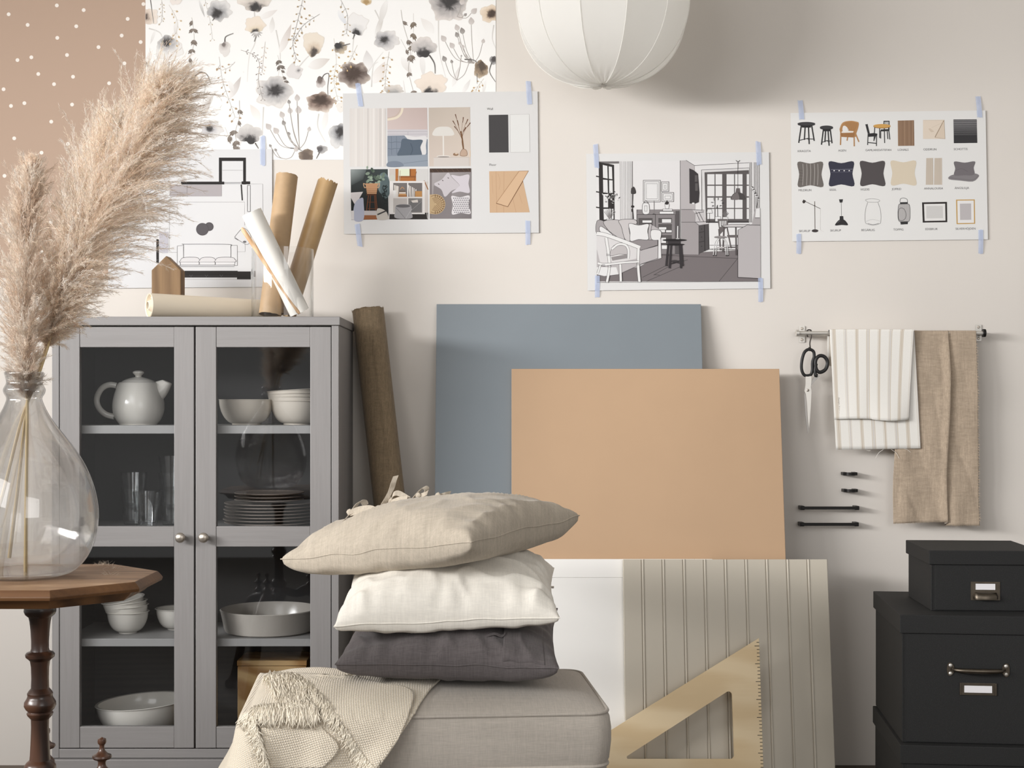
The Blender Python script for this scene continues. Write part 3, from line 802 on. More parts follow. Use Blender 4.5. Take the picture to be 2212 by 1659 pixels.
# flower wallpaper sample (watercolour poppies), coordinates of a 2212 px wide view of x 300..1100
PAPER = (234, 233, 231)
def lerp3(a, b, t): return tuple(a[k] + (b[k] - a[k]) * t for k in range(3))
fw = Draw(WALL - .0012, .36166, .36166, 300, 0, mod=150)
FX0, FX1, FY1 = (314.5 - 300) / .36166, (1071 - 300) / .36166, 345.5 / .36166
fw.sheet([(FX0, -160), (FX1, -160), (FX1, FY1), (FX0, FY1)], S(PAPER))
rnd = random.Random(11)
def inside(pts): return [(min(max(x, FX0 + 1), FX1 - 1), min(y, FY1 - 1)) for x, y in pts]
def blob(cx, cy, rx, ry, spot, sr, dark, mid, pale, petals=5, seed=0, top=None, rot=0, edge=.35):
    """watercolour bloom: irregular petals, pigment pooling round a dark spot"""
    r_ = random.Random(seed); n = 54; ph = [r_.uniform(0, 6.3) for _ in range(5)]
    rings = [0, .15, .3, .45, .6, .75, .88, .97, 1.0]; pts = []; cols = []; fs = []
    for j, q in enumerate(rings):
        for k in range(n):
            a = 2 * pi * k / n
            w = 1 + .10 * sin(petals * a + ph[0]) + .05 * sin(2 * petals * a + ph[1]) + .03 * sin(9 * a + ph[2]) + .02 * sin(17 * a + ph[3])
            if top: w *= 1 - top * max(0, cos(a * 6 + ph[4])) * max(0, -sin(a)) * .9
            x, y = rx * w * q * cos(a), ry * w * q * sin(a)
            x, y = x * cos(rot) - y * sin(rot), x * sin(rot) + y * cos(rot)
            dist = sqrt((x / rx - spot[0]) ** 2 + (y / ry - spot[1]) ** 2) / sr
            dist += .42 * noise.noise(Vector((x * .045, y * .045, seed * 3.1))) + .2 * noise.noise(Vector((x * .14, y * .14, seed)))
            if dist < 1: c = lerp3(dark, mid, max(0, dist - .5) / .5 if dist > .5 else 0)
            else: c = lerp3(mid, pale, min(1, (dist - 1) / 1.1))
            if q > .9 and dist > 1.1: c = lerp3(c, lerp3(PAPER, (196, 188, 180), .8), edge)
            if j == len(rings) - 1: c = lerp3(c, PAPER, .35)
            pts.append((cx + x, cy + y)); cols.append(S(c))
    for j in range(len(rings) - 1):
        for k in range(n): fs.append((j * n + k, j * n + (k + 1) % n, (j + 1) * n + (k + 1) % n, (j + 1) * n + k))
    fw.raw(inside(pts), fs, cols)
def stem(pts, w=5, c0=(120, 116, 112), c1=(205, 202, 198), w2=None):
    pts = [p for p in inside(spline(pts, 8))]
    fw.line(pts, w, None, w2, cols=(c0, c1))
def leaf(x, y, L, W, ang, c=(212, 209, 206), tip=None):
    a = radians(ang); n = 12; pts = []; cols = []
    for k in range(n + 1):
        t = k / n; pts.append((x + L * t * cos(a) - W * sin(pi * t ** .8) * sin(a), y + L * t * sin(a) + W * sin(pi * t ** .8) * cos(a))); cols.append(lerp3(c, tip or PAPER, .75 * (1 - t)))
    for k in range(n - 1, 0, -1):
        t = k / n; pts.append((x + L * t * cos(a) + W * .8 * sin(pi * t ** .8) * sin(a), y + L * t * sin(a) - W * .8 * sin(pi * t ** .8) * cos(a))); cols.append(lerp3(c, tip or PAPER, .9 * (1 - t) + .05))
    fw.grad(inside(pts), cols)
def sprig(pts, size, col, pale=(190, 184, 176), n=7, bud=False, spread=50, seed=1, w=2.2):
    r_ = random.Random(seed); sp = inside(spline(pts, 10)); fw.line(sp, w, pale)
    m = len(sp)
    for k in range(n):
        i = int((m - 2) * (k + .2) / n); x, y = sp[i]; dx, dy = sp[i + 1][0] - x, sp[i + 1][1] - y
        base = math.degrees(atan2(-dy, -dx))
        for s in ((1, -1) if r_.random() < .75 else (r_.choice((1, -1)),)):
            an = base + s * (spread + r_.uniform(-15, 15)); L = size * r_.uniform(.7, 1.15)
            if bud:
                ex, ey = x + L * cos(radians(an)), y + L * sin(radians(an))
                fw.line(inside([(x, y), (ex, ey)]), 1.6, pale)
                leaf(ex, ey, L * .75, L * .3, an, col, lerp3(col, PAPER, .3))
            else:
                for q in (-16, 0, 16): leaf(x, y, L * (1.15 if q == 0 else .9), L * .16, an + q, col, lerp3(col, PAPER, .35))
DK, BR, GY, PL, BE, TN = (64, 62, 62), (76, 64, 58), (172, 170, 170), (224, 222, 219), (226, 214, 200), (178, 154, 120)
LV = (104, 92, 82)
# faint stems and leaves first
for p in ([(690, 60), (697, 240), (660, 340), (648, 490)], [(820, 180), (845, 330), (830, 480)], [(1285, 200), (1275, 330)], [(1790, 90), (1795, 300), (1835, 470)],
          [(745, 640), (740, 760), (735, 880)], [(1075, 680), (1070, 760), (1115, 850)], [(1600, 620), (1580, 480)], [(400, 500), (380, 640), (365, 790)], [(1410, 60), (1440, 140), (1415, 260)],
          [(2120, 150), (2112, 230), (2132, 290)], [(60, 170), (130, 200), (150, 280)], [(1340, 480), (1390, 400), (1460, 310)], [(940, 420), (1010, 340), (1060, 310)], [(1390, 520), (1400, 400), (1430, 370)]):
    stem(p, 8, (200, 197, 193), (222, 220, 217), 5)
for a in ((840, 320, 190, 24, -68, (200, 190, 184)), (540, 590, 150, 22, -62, (188, 180, 176)), (620, 430, 10, 3, 0), (1010, 400, 140, 34, -20, (205, 198, 192)), (370, 660, 120, 24, -50, (200, 196, 192)),
          (380, 700, 130, 15, -66, (178, 168, 160)), (1410, 230, 170, 18, -72, (190, 184, 178)), (1570, 340, 120, 24, 60, (212, 208, 204)), (1690, 320, 150, 18, 85), (720, 720, 110, 26, -120, (220, 214, 208)),
          (1400, 500, 150, 36, -62, (214, 206, 200)), (1370, 420, 120, 34, -95, (205, 202, 200)), (1100, 780, 140, 18, -80, (220, 216, 212)), (790, 200, 100, 18, -85, (210, 206, 202)), (1760, 200, 120, 30, -130, (222, 218, 214)),
          (720, 110, 120, 20, -25, (218, 212, 208)), (1870, 520, 130, 16, -70, (212, 208, 205)), (540, 480, 90, 16, 70), (890, 470, 110, 30, -70, (204, 200, 198)), (1930, 560, 100, 14, -60), (600, 870, 60, 14, -85, (206, 204, 202)),
          (1880, 900, 100, 14, -60), (100, 180, 90, 10, 110), (230, 120, 90, 14, 100), (1190, 60, 110, 18, 60, (205, 208, 214)), (360, 0, 110, 8, 72, (170, 168, 166)), (1480, 0, 160, 22, 105, (206, 202, 198)), (2070, 480, 90, 10, 100)): leaf(*a)
# blooms: centre, radii, dark spot (relative), spot radius, colours
BL = [(180, 290, 82, 72, (-.15, -.55), .45, DK, GY, PL, 3, 1), (482, 62, 72, 62, (-.25, .3), .55, DK, (160, 159, 160), (214, 212, 210), 5, 2), (690, 0, 98, 66, (.05, .7), .55, DK, (196, 188, 180), (226, 218, 210), 4, 3),
      (694, 150, 60, 52, (.1, .85), .5, DK, (214, 200, 178), BE, 5, 4), (514, 292, 34, 44, (-.2, -.6), .45, (120, 112, 108), (190, 184, 180), (216, 212, 208), 3, 5), (326, 500, 36, 50, (-.1, -.5), .5, BR, (186, 172, 156), BE, 3, 6),
      (806, 550, 108, 92, (.1, -.12), .5, DK, (168, 166, 166), (220, 216, 212), 5, 7), (435, 775, 66, 52, (-.2, -.15), .42, DK, (186, 184, 186), (214, 212, 210), 5, 8), (660, 800, 76, 56, (.0, .75), .75, DK, (178, 174, 172), (208, 205, 202), 4, 9, .1),
      (262, 655, 56, 56, (.1, .5), .2, (120, 122, 124), (206, 210, 212), (222, 224, 225), 4, 10), (1042, 260, 62, 72, (.1, .75), .5, (84, 76, 72), (206, 190, 172), (222, 212, 198), 3, 11), (1300, 145, 68, 64, (.0, .8), .42, DK, (206, 204, 203), (226, 224, 222), 4, 12),
      (1204, 286, 38, 36, (-.3, -.3), .75, DK, (150, 140, 128), (206, 190, 166), 5, 13), (1480, 240, 74, 58, (-.25, .0), .5, DK, (176, 174, 175), (214, 211, 209), 5, 14), (1285, 448, 92, 76, (.0, -.1), .72, BR, (130, 118, 112), (224, 212, 198), 5, 15),
      (1086, 612, 84, 58, (.0, -.2), .68, BR, (140, 122, 112), (226, 214, 202), 5, 16), (1850, 30, 110, 98, (.0, -.25), .62, DK, (160, 156, 155), (218, 211, 206), 5, 17), (1702, 280, 74, 60, (.0, .8), .78, DK, (176, 172, 170), (212, 206, 202), 4, 18, .1),
      (1748, 500, 94, 66, (-.1, .85), .55, DK, (216, 204, 192), (226, 214, 202), 5, 19), (1522, 535, 58, 28, (0, .6), .8, (160, 158, 156), (196, 190, 184), (214, 208, 200), 4, 20), (2042, 415, 42, 52, (.1, -.35), .85, (88, 78, 70), (150, 132, 112), (222, 212, 196), 3, 21),
      (2096, 82, 58, 52, (.25, .05), .6, BR, (206, 186, 164), (228, 216, 200), 4, 22), (1192, 812, 58, 72, (.2, -.35), .55, DK, (150, 150, 152), (212, 211, 210), 4, 23), (1000, 930, 44, 40, (.1, .2), .95, (104, 92, 84), (130, 116, 104), (190, 180, 170), 3, 24),
      (1094, 892, 32, 24, (-.4, 0), .9, (96, 92, 92), (160, 158, 158), (212, 210, 208), 3, 25), (60, 100, 58, 50, (-.5, .05), .6, BR, (206, 190, 176), (226, 216, 206), 4, 26), (1360, 6, 34, 24, (0, .4), .8, (168, 140, 100), (206, 188, 160), (218, 210, 200), 3, 27),
      (1085, 492, 27, 34, (0, -.5), .9, (110, 100, 96), (190, 182, 178), (218, 214, 212), 3, 28), (52, 384, 26, 18, (-.4, 0), .6, DK, (190, 190, 190), PL, 3, 29), (2116, 360, 22, 26, (.2, -.2), .9, (80, 76, 76), (150, 148, 148), (206, 204, 204), 3, 30), (1210, 640, 30, 30, (0, 0), .01, GY, PL, (226, 222, 216), 4, 31),
      (220, 0, 34, 32, (0, 0), .01, GY, (222, 214, 206), (226, 218, 212), 3, 32), (930, 430, 46, 42, (.5, -.2), .25, (130, 126, 126), (196, 192, 190), (214, 210, 208), 4, 33), (930, 350, 8, 8, (0, 0), .1, GY, PL, PL, 3, 34)]
for b in BL: blob(*b[:11], top=(b[11] if len(b) > 11 else None))
# strong stems
for p, w in (([(182, 370), (180, 400), (165, 440)], 6), ([(455, 105), (440, 125)], 8), ([(700, 175), (702, 210), (690, 250)], 9), ([(514, 250), (520, 220), (565, 200)], 8), ([(335, 455), (375, 432), (410, 450), (430, 500)], 7), ([(1290, 205), (1278, 235)], 8),
             ([(1735, 330), (1765, 380), (1770, 440)], 9), ([(1092, 470), (1110, 445), (1135, 445), (1128, 520), (1130, 580)], 6), ([(695, 855), (715, 888)], 9), ([(1215, 275), (1262, 262)], 9), ([(1080, 910), (1060, 948)], 7),
             ([(2108, 375), (2095, 430), (2130, 490)], 6), ([(1945, 355), (2000, 360), (2025, 380)], 7), ([(905, 885), (950, 890), (980, 905)], 6), ([(70, 0), (78, 60), (90, 140)], 5), ([(2020, 440), (2020, 500)], 4)):
    stem(p, w, (86, 82, 80), (150, 146, 142), w * .7)
for q in range(7): leaf(702, 190, 40, 4, 15 + q * 25, (130, 124, 120))
# sprigs
for a in (([(300, 430), (292, 380), (318, 310), (330, 230), (322, 140), (316, 105)], 34, LV, (196, 190, 184), 7, False, 38, 1), ([(600, 890), (575, 800), (600, 700), (600, 600)], 40, LV, (190, 184, 178), 5, False, 30, 2),
          ([(575, 880), (540, 820), (515, 760)], 40, LV, (196, 190, 184), 2, False, 26, 3), ([(880, 500), (850, 420), (830, 330)], 34, (90, 80, 72), (190, 184, 178), 6, False, 32, 4), ([(575, 700), (540, 600), (500, 480), (480, 340)], 22, (158, 132, 102), (178, 172, 166), 8, True, 48, 5),
          ([(500, 420), (545, 400), (575, 370)], 20, (166, 140, 112), (178, 172, 166), 4, True, 50, 6), ([(940, 350), (920, 260), (945, 140), (970, 40), (985, -40)], 20, (154, 130, 96), (150, 144, 138), 9, True, 50, 7), ([(925, 240), (985, 150), (1080, 85)], 20, (154, 130, 96), (150, 144, 138), 7, True, 50, 8),
          ([(1190, 600), (1165, 480), (1180, 370), (1165, 230)], 22, (176, 146, 100), (186, 178, 166), 9, True, 52, 9), ([(1180, 470), (1250, 380), (1305, 270)], 22, (176, 146, 100), (186, 178, 166), 7, True, 50, 10), ([(1470, 540), (1475, 440), (1495, 310)], 20, (170, 142, 104), (186, 178, 166), 8, True, 52, 11),
          ([(1240, 200), (1245, 90), (1195, -20)], 18, (166, 146, 116), (160, 156, 152), 6, True, 55, 12), ([(1640, 550), (1610, 420), (1620, 300), (1580, 150), (1565, 60)], 36, LV, (184, 178, 172), 5, False, 30, 13), ([(1630, 330), (1640, 200), (1640, 80)], 40, (100, 86, 72), (190, 184, 178), 4, False, 26, 14),
          ([(1600, 300), (1565, 235)], 46, LV, (190, 184, 178), 1, False, 10, 15), ([(2010, 545), (2030, 510), (2060, 470)], 18, (170, 138, 94), (186, 178, 166), 5, True, 52, 16), ([(215, 250), (230, 130), (180, 30)], 20, (186, 158, 118), (206, 198, 188), 7, True, 45, 17),
          ([(740, 590), (715, 480), (720, 380), (690, 330), (610, 300)], 12, (120, 110, 104), (140, 132, 126), 11, True, 50, 18), ([(735, 430), (745, 340), (755, 250)], 14, (200, 184, 166), (206, 198, 190), 7, True, 50, 19), ([(135, 130), (140, 60), (135, -10)], 16, (178, 160, 136), (200, 194, 186), 6, True, 40, 20), ([(440, 230), (425, 120), (400, 20), (390, -40)], 14, (176, 160, 140), (184, 178, 172), 7, True, 40, 21)): sprig(*a[:4], n=a[4], bud=a[5], spread=a[6], seed=a[7])
# branching seed heads
def branch(root, tips, cols, w=3, sz=26):
    for (tx_, ty_, s_), c in zip(tips, cols):
        mid = ((root[0] + tx_) / 2 + (tx_ - root[0]) * .12, (root[1] + ty_) / 2 + abs(tx_ - root[0]) * .22)
        stem([root, mid, (tx_, ty_)], w, (160, 152, 146), (150, 144, 138)); a = math.degrees(atan2(ty_ - mid[1], tx_ - mid[0]))
        leaf(tx_, ty_, s_ * 1.5, s_ * .62, a, c, lerp3(c, PAPER, .4))
G1, G2 = (184, 176, 172), (132, 126, 122)
branch((2000, 380), [(1905, 185, 28), (1935, 205, 28), (1985, 150, 32), (1905, 225, 24), (1920, 270, 16), (2052, 260, 20), (1830, 250, 30), (1880, 290, 28), (1940, 290, 16)], [G1, G2, G1, G2, G1, G1, G1, G1, G1])
branch((1900, 480), [(1830, 370, 26), (1870, 380, 16), (1970, 380, 24), (1925, 340, 8)], [G2, G2, G2, G2])
branch((1900, 100), [(1940, 95, 16), (1985, 80, 30), (1925, 30, 28)], [G2, G1, G1])
branch((960, 890), [(860, 705, 28), (905, 680, 26), (952, 680, 32), (870, 750, 22), (785, 775, 30), (830, 800, 30), (1012, 785, 20), (900, 810, 16), (945, 605, 28), (898, 622, 18)], [G1, G1, G1, G2, G1, G1, G1, G2, G1, G2])
branch((880, 950), [(822, 905, 14), (930, 905, 24), (790, 880, 14)], [G2, G1, G2])
tag(fw.build('floral_wallpaper', M['print']), 'white wallpaper sheet with grey and beige watercolour poppies', 'wallpaper')

TONE = .84
# ---- floor plan sheet (coordinates of a 2183 px view of x 300..800, y 320..700)
BLK, GRY, LN = (40, 37, 36), (180, 174, 176), (150, 146, 148)
k = .22904
fp = Draw(SHEET, k, k, 300, 320)
fp.sheet([(-285, 20), (1258, 12), (1262, 1310), (-285, 1322)], S(228, 228, 229))
fpo = fp.build('floor_plan_sheet', M['print']); tag(fpo, 'white sheet with a furniture floor plan taped behind the rolls', 'print')
d = Draw(SHEET - .0003, k, k, 300, 320)
for r in ((758, 92, 1008, 124), (758, 92, 786, 345), (986, 92, 1012, 345), (400, 318, 808, 345), (972, 316, 1052, 343), (425, 1158, 935, 1222), (928, 1164, 1058, 1238), (168, 860, 192, 1085)): d.rect(*r, BLK)
d.rect(295, 348, 783, 455, GRY); d.line([(458, 348), (458, 455)], 3, (90, 86, 88)); d.line([(300, 420), (458, 420)], 2, (110, 106, 108)); d.box(295, 348, 783, 455, 2, (140, 136, 138))
d.line([(790, 211), (980, 211)], 2.5, LN); d.line([(808, 326), (972, 326)], 3, BLK); d.line([(808, 336), (972, 336)], 3, BLK)
d.line([(968, 345), (978, 495)], 12, BLK); d.box(1027, 352, 1053, 600, 4, BLK)
for p in ([(1050, 341), (1170, 341), (1172, 620)], [(430, 510), (1000, 510), (1000, 730)], [(292, 560), (290, 980)], [(290, 985), (365, 985)], [(430, 1240), (1058, 1240)], [(930, 980), (1005, 978), (1003, 900)]): d.line(p, 2.5, LN)
d.rect(195, 790, 280, 990, (196, 194, 202))
d.ell(602, 767, 59, 59, (70, 66, 68), n=40); d.ell(602, 767, 56, 56, (92, 88, 91), n=40); d.ell(666, 742, 41, 41, (70, 66, 68), n=32); d.ell(664, 742, 38, 38, (92, 88, 91), n=32); d.ell(602, 767, 59, 59, (70, 66, 68), n=40); d.ell(602, 767, 56, 56, (92, 88, 91), n=40)
SK = (84, 80, 82)
d.shape([(365, 925), (425, 918), (425, 1030), (395, 1060), (392, 1110), (365, 1108)], 3, SK); d.shape([(870, 918), (930, 918), (932, 1108), (905, 1110), (905, 1060), (870, 1030)], 3, SK)
d.line(spline([(425, 1030), (425, 918), (445, 908), (845, 910), (868, 935), (870, 1030)], 5), 4, SK)
for x0, x1 in ((395, 572), (575, 722), (725, 908)):
    d.shape(spline([(x0, 1062), (x0 + 30, 1034), (x1 - 30, 1032), (x1, 1050), (x1, 1076), (x0 + 4, 1080)], 4, True), 4, SK, (224, 222, 223))
    d.shape([(x0, 1076), (x1, 1076), (x1 - 2, 1102), (x0 + 2, 1102)], 3, SK, (230, 229, 230))
d.line([(392, 1112), (905, 1112)], 3, SK); d.line([(392, 1122), (905, 1122)], 2, SK)
d.line(spline([(905, 840), (990, 755), (1060, 835), (1030, 910), (960, 880), (905, 840)], 5), 3, SK); d.line([(905, 850), (940, 870)], 4, SK); d.ell(1000, 885, 16, 10, (110, 108, 110))
for x in (495, 640, 780): d.line([(x - 14, 1196), (x, 1212), (x + 14, 1196)], 4, (92, 90, 92)); d.line([(x, 1210), (x, 1222)], 3, (92, 90, 92))
d.line([(430, 1206), (925, 1206)], 3, (74, 71, 72)); d.rect(1082, 1160, 1102, 1216, (140, 137, 139))
pl = d.build('plan_drawing', M['print'], fpo); pl['label'] = 'black and grey floor plan drawing'

TONE = .80
# ---- mood board (2212 px view of x 720..1200, y 180..540)
k = 480 / 2212
mbd = Draw(SHEET, k, k, 720, 180)
mbd.sheet([(97, 104), (2034, 82), (2046, 1490), (108, 1502)], S(228, 227, 226))
mo = mbd.build('mood_board_sheet', M['print']); tag(mo, 'white mood board sheet with six room photos and colour swatches', 'print')
def photo(name, label, fn):
    d = Draw(SHEET - .0003, k, k, 720, 180); fn(d); o = d.build(name, M['print'], mo); o['label'] = label
def curtain(d):
    d.rect(165, 252, 525, 832, (228, 222, 217))
    r_ = random.Random(3); x = 168
    while x < 515:
        w = r_.uniform(6, 26); d.rect(x, 252, x + w, 832, lerp3((212, 206, 202), (238, 234, 230), r_.random())); x += w + r_.uniform(4, 14)
photo('printed_photo', 'photo of pale striped curtain', curtain)
def sofa(d):
    d.grad([(537, 250), (934, 246), (938, 470), (540, 474)], [(206, 190, 184), (196, 178, 172), (204, 186, 182), (214, 198, 194)])
    pts = spline([(690, 248), (676, 300), (630, 345), (540, 365)], 6); d.line(pts, 22, (232, 220, 200)); d.line(spline([(668, 250), (655, 290), (615, 330), (540, 350)], 6), 4, (196, 176, 150))
    d.rect(540, 462, 938, 540, (206, 202, 206)); d.line([(540, 485), (938, 482)], 4, (176, 172, 178)); d.line([(540, 512), (938, 508)], 4, (182, 178, 184)); d.line([(745, 485), (745, 530)], 4, (180, 176, 182))
    d.poly([(540, 525), (700, 522), (940, 560), (940, 720), (540, 730)], (132, 142, 156))
    for y in (585, 650): d.line(spline([(545, y), (580, y + 8), (620, y), (690, y + 6)], 4), 5, (104, 114, 128))
    for x in (578, 630): d.line([(x, 530), (x + 4, 715)], 4, (106, 116, 130))
    d.poly(spline([(715, 520), (820, 535), (925, 530), (922, 620), (918, 712), (820, 700), (740, 560)], 4, True), (226, 224, 224))
    d.poly(spline([(690, 556), (790, 566), (890, 568), (868, 640), (880, 732), (760, 728), (640, 722), (670, 640)], 4, True), (92, 104, 118)); d.line(spline([(770, 600), (790, 660), (770, 715)], 4), 8, (78, 90, 104))
    d.poly([(540, 728), (940, 712), (942, 830), (544, 834)], (150, 160, 172)); d.poly(spline([(544, 790), (620, 776), (688, 796), (690, 832), (544, 834)], 4, True), (128, 138, 152)); d.line([(700, 800), (940, 770)], 4, (120, 130, 144))
photo('printed_photo', 'photo of blue tufted sofa with cushions', sofa)
def lamp(d):
    d.grad([(950, 246), (1362, 240), (1368, 826), (956, 830)], [(196, 184, 172), (206, 194, 182), (222, 208, 196), (214, 200, 190)])
    d.poly([(1000, 740), (1356, 738), (1358, 826), (1000, 828)], (216, 208, 202)); d.line([(1000, 742), (1356, 740)], 4, (196, 188, 182)); d.line([(1352, 742), (1352, 826)], 3, (190, 180, 172))
    d.ell(1098, 730, 68, 11, (228, 222, 216)); d.ell(1098, 735, 60, 6, (150, 142, 136)); d.line([(1095, 520), (1098, 728)], 13, (232, 228, 222))
    d.poly(spline([(990, 520), (1010, 460), (1050, 438), (1100, 434), (1150, 438), (1185, 465), (1200, 518), (1100, 526)], 4, True), (226, 222, 216))
    for (x, y) in ((1215, 310), (1295, 340), (1340, 360), (1365, 395), (1190, 375), (1235, 370), (1205, 430), (1320, 440)):
        d.line(spline([(1296, 680), (1280, 560), ((x + 1270) / 2, (y + 520) / 2), (x, y)], 5), 3, (120, 84, 56)); ang = atan2(y - 520, x - 1275)
        d.line([(x, y), (x - 55 * cos(ang), y - 55 * sin(ang))], 10, (104, 66, 42), 4)
    d.line(spline([(1270, 480), (1285, 560), (1296, 660)], 5), 14, (122, 88, 60))
    d.shape(spline([(1285, 660), (1262, 720), (1330, 722), (1325, 670)], 5, True), 4, (130, 100, 78), (196, 170, 150)); d.ell(1220, 710, 28, 15, (150, 118, 92)); d.ell(1225, 702, 14, 8, (216, 196, 176)); d.line([(1362, 670), (1362, 730)], 9, (230, 206, 180))
photo('printed_photo', 'photo of white mushroom lamp and dried stems', lamp)
def plant(d):
    d.grad([(174, 860), (543, 856), (552, 1356), (180, 1362)], [(46, 52, 52), (58, 66, 66), (22, 22, 22), (24, 25, 24)])
    d.grad([(176, 862), (330, 862), (300, 960), (180, 1020)], [(150, 158, 156), (96, 104, 104), (54, 60, 60), (60, 66, 66)]); d.ell(500, 1000, 60, 110, (104, 120, 122)); d.ell(520, 1040, 50, 110, (84, 98, 100))
    r_ = random.Random(5)
    for q in range(26):
        x, y = 400 + r_.gauss(0, 48), 935 + r_.gauss(0, 30); d.ell(x, y, r_.uniform(14, 26), r_.uniform(9, 15), lerp3((58, 72, 60), (150, 166, 148), r_.random()), r_.uniform(0, 3.1), 10)
    for q in range(22): d.ell(515 + r_.gauss(0, 14), 1090 + r_.gauss(0, 50), 16, 5, (26, 34, 34), r_.uniform(0, 3.1), 8)
    for sx_ in (-1, 1): d.line(spline([(382 + sx_ * 60, 1010), (382 + sx_ * 80, 1000), (382 + sx_ * 70, 1040), (382 + sx_ * 52, 1036)], 5), 7, (196, 160, 126))
    d.poly([(322, 998), (446, 998), (432, 1104), (338, 1104)], (186, 142, 106))
    for q in range(5): d.line([(326 + q, 1015 + q * 18), (442 - q * 2, 1015 + q * 18)], 3, (150, 106, 74))
    d.rect(330, 1106, 432, 1118, (88, 50, 30))
    for x0, x1 in ((352, 320), (372, 356), (412, 428), (424, 448)): d.line([(x0, 1118), (x1, 1356)], 9, (112, 66, 42))
    for y in (1185, 1250, 1330): d.line([(346, y), (436, y)], 6, (104, 62, 40))
    d.rect(305, 1270, 430, 1315, (196, 190, 190)); d.rect(305, 1315, 440, 1358, (150, 96, 62))
    d.poly([(176, 1090), (298, 1082), (260, 1150), (222, 1220), (176, 1140)], (212, 206, 206)); d.poly(spline([(215, 1200), (290, 1140), (304, 1200), (302, 1360), (206, 1362)], 4, True), (176, 180, 198)); d.rect(180, 1270, 208, 1360, (216, 212, 212))
    d.poly(spline([(440, 1250), (520, 1270), (550, 1330), (550, 1356), (440, 1356)], 4, True), (196, 190, 182)); d.line([(440, 1310), (530, 1270)], 14, (60, 58, 58))
photo('printed_photo', 'photo of potted plant on a stool', plant)
def shelf(d):
    d.rect(558, 854, 944, 1356, (206, 198, 192)); d.rect(620, 854, 825, 975, (176, 112, 58)); d.rect(650, 854, 762, 925, (226, 232, 206)); d.rect(760, 854, 772, 925, (120, 70, 36)); d.rect(640, 925, 825, 940, (146, 88, 44)); d.rect(825, 854, 944, 980, (214, 212, 210))
    d.ell(588, 945, 28, 36, (206, 204, 196)); d.line([(652, 870), (650, 975)], 8, (200, 192, 182)); d.line([(668, 870), (662, 975)], 6, (180, 168, 150)); d.line([(905, 970), (944, 1060)], 10, (150, 106, 70)); d.line([(830, 880), (806, 970)], 5, (130, 90, 60))
    d.rect(560, 1290, 944, 1356, (46, 42, 40)); d.rect(562, 975, 912, 1304, (226, 222, 219))
    for x0, x1 in ((598, 736), (748, 886)):
        for y0, y1 in ((994, 1132), (1146, 1290)): d.rect(x0, y0, x1, y1, (116, 110, 108) if y0 < 1100 else (190, 184, 180) if x0 < 700 else (128, 124, 122))
    for q, c in enumerate(((226, 222, 216), (196, 186, 176), (232, 228, 224), (206, 196, 186))): d.line([(612 + q * 12, 1015 + q * 4), (616 + q * 9, 1132)], 10, c)
    d.rect(598, 1068, 626, 1132, (230, 228, 226))
    for q in range(4): d.rect(650 + q * 3, 1118 - q * 16, 732 - q * 5, 1132 - q * 16, [(170, 112, 60), (200, 150, 96), (226, 214, 200), (110, 96, 84)][q])
    d.line(spline([(668, 1058), (688, 1036), (708, 1056)], 5), 7, (188, 142, 96))
    for q in range(9): d.line([(752 + q * 9, 1016 + q * 5), (764 + q * 7, 1132)], 8, [(230, 226, 222), (170, 160, 152), (210, 204, 200), (120, 112, 108)][q % 4])
    d.rect(816, 1075, 884, 1132, (186, 138, 84)); d.poly([(762, 1180), (880, 1172), (876, 1280), (770, 1280)], (112, 110, 110)); d.line([(764, 1280), (880, 1176)], 4, (150, 148, 148)); d.poly([(775, 1170), (840, 1160), (846, 1188), (790, 1190)], (220, 212, 204))
    d.poly(spline([(622, 1225), (680, 1205), (772, 1216), (776, 1280), (788, 1340), (700, 1352), (612, 1338), (618, 1280)], 3, True), (162, 160, 162)); d.ell(696, 1224, 72, 16, (104, 102, 104)); d.line([(625, 1240), (720, 1350)], 5, (126, 124, 126)); d.line([(720, 1350), (784, 1250)], 4, (190, 188, 190)); d.line([(926, 1240), (940, 1350)], 6, (206, 200, 196))
photo('printed_photo', 'photo of white cube shelf with books and felt baskets', shelf)
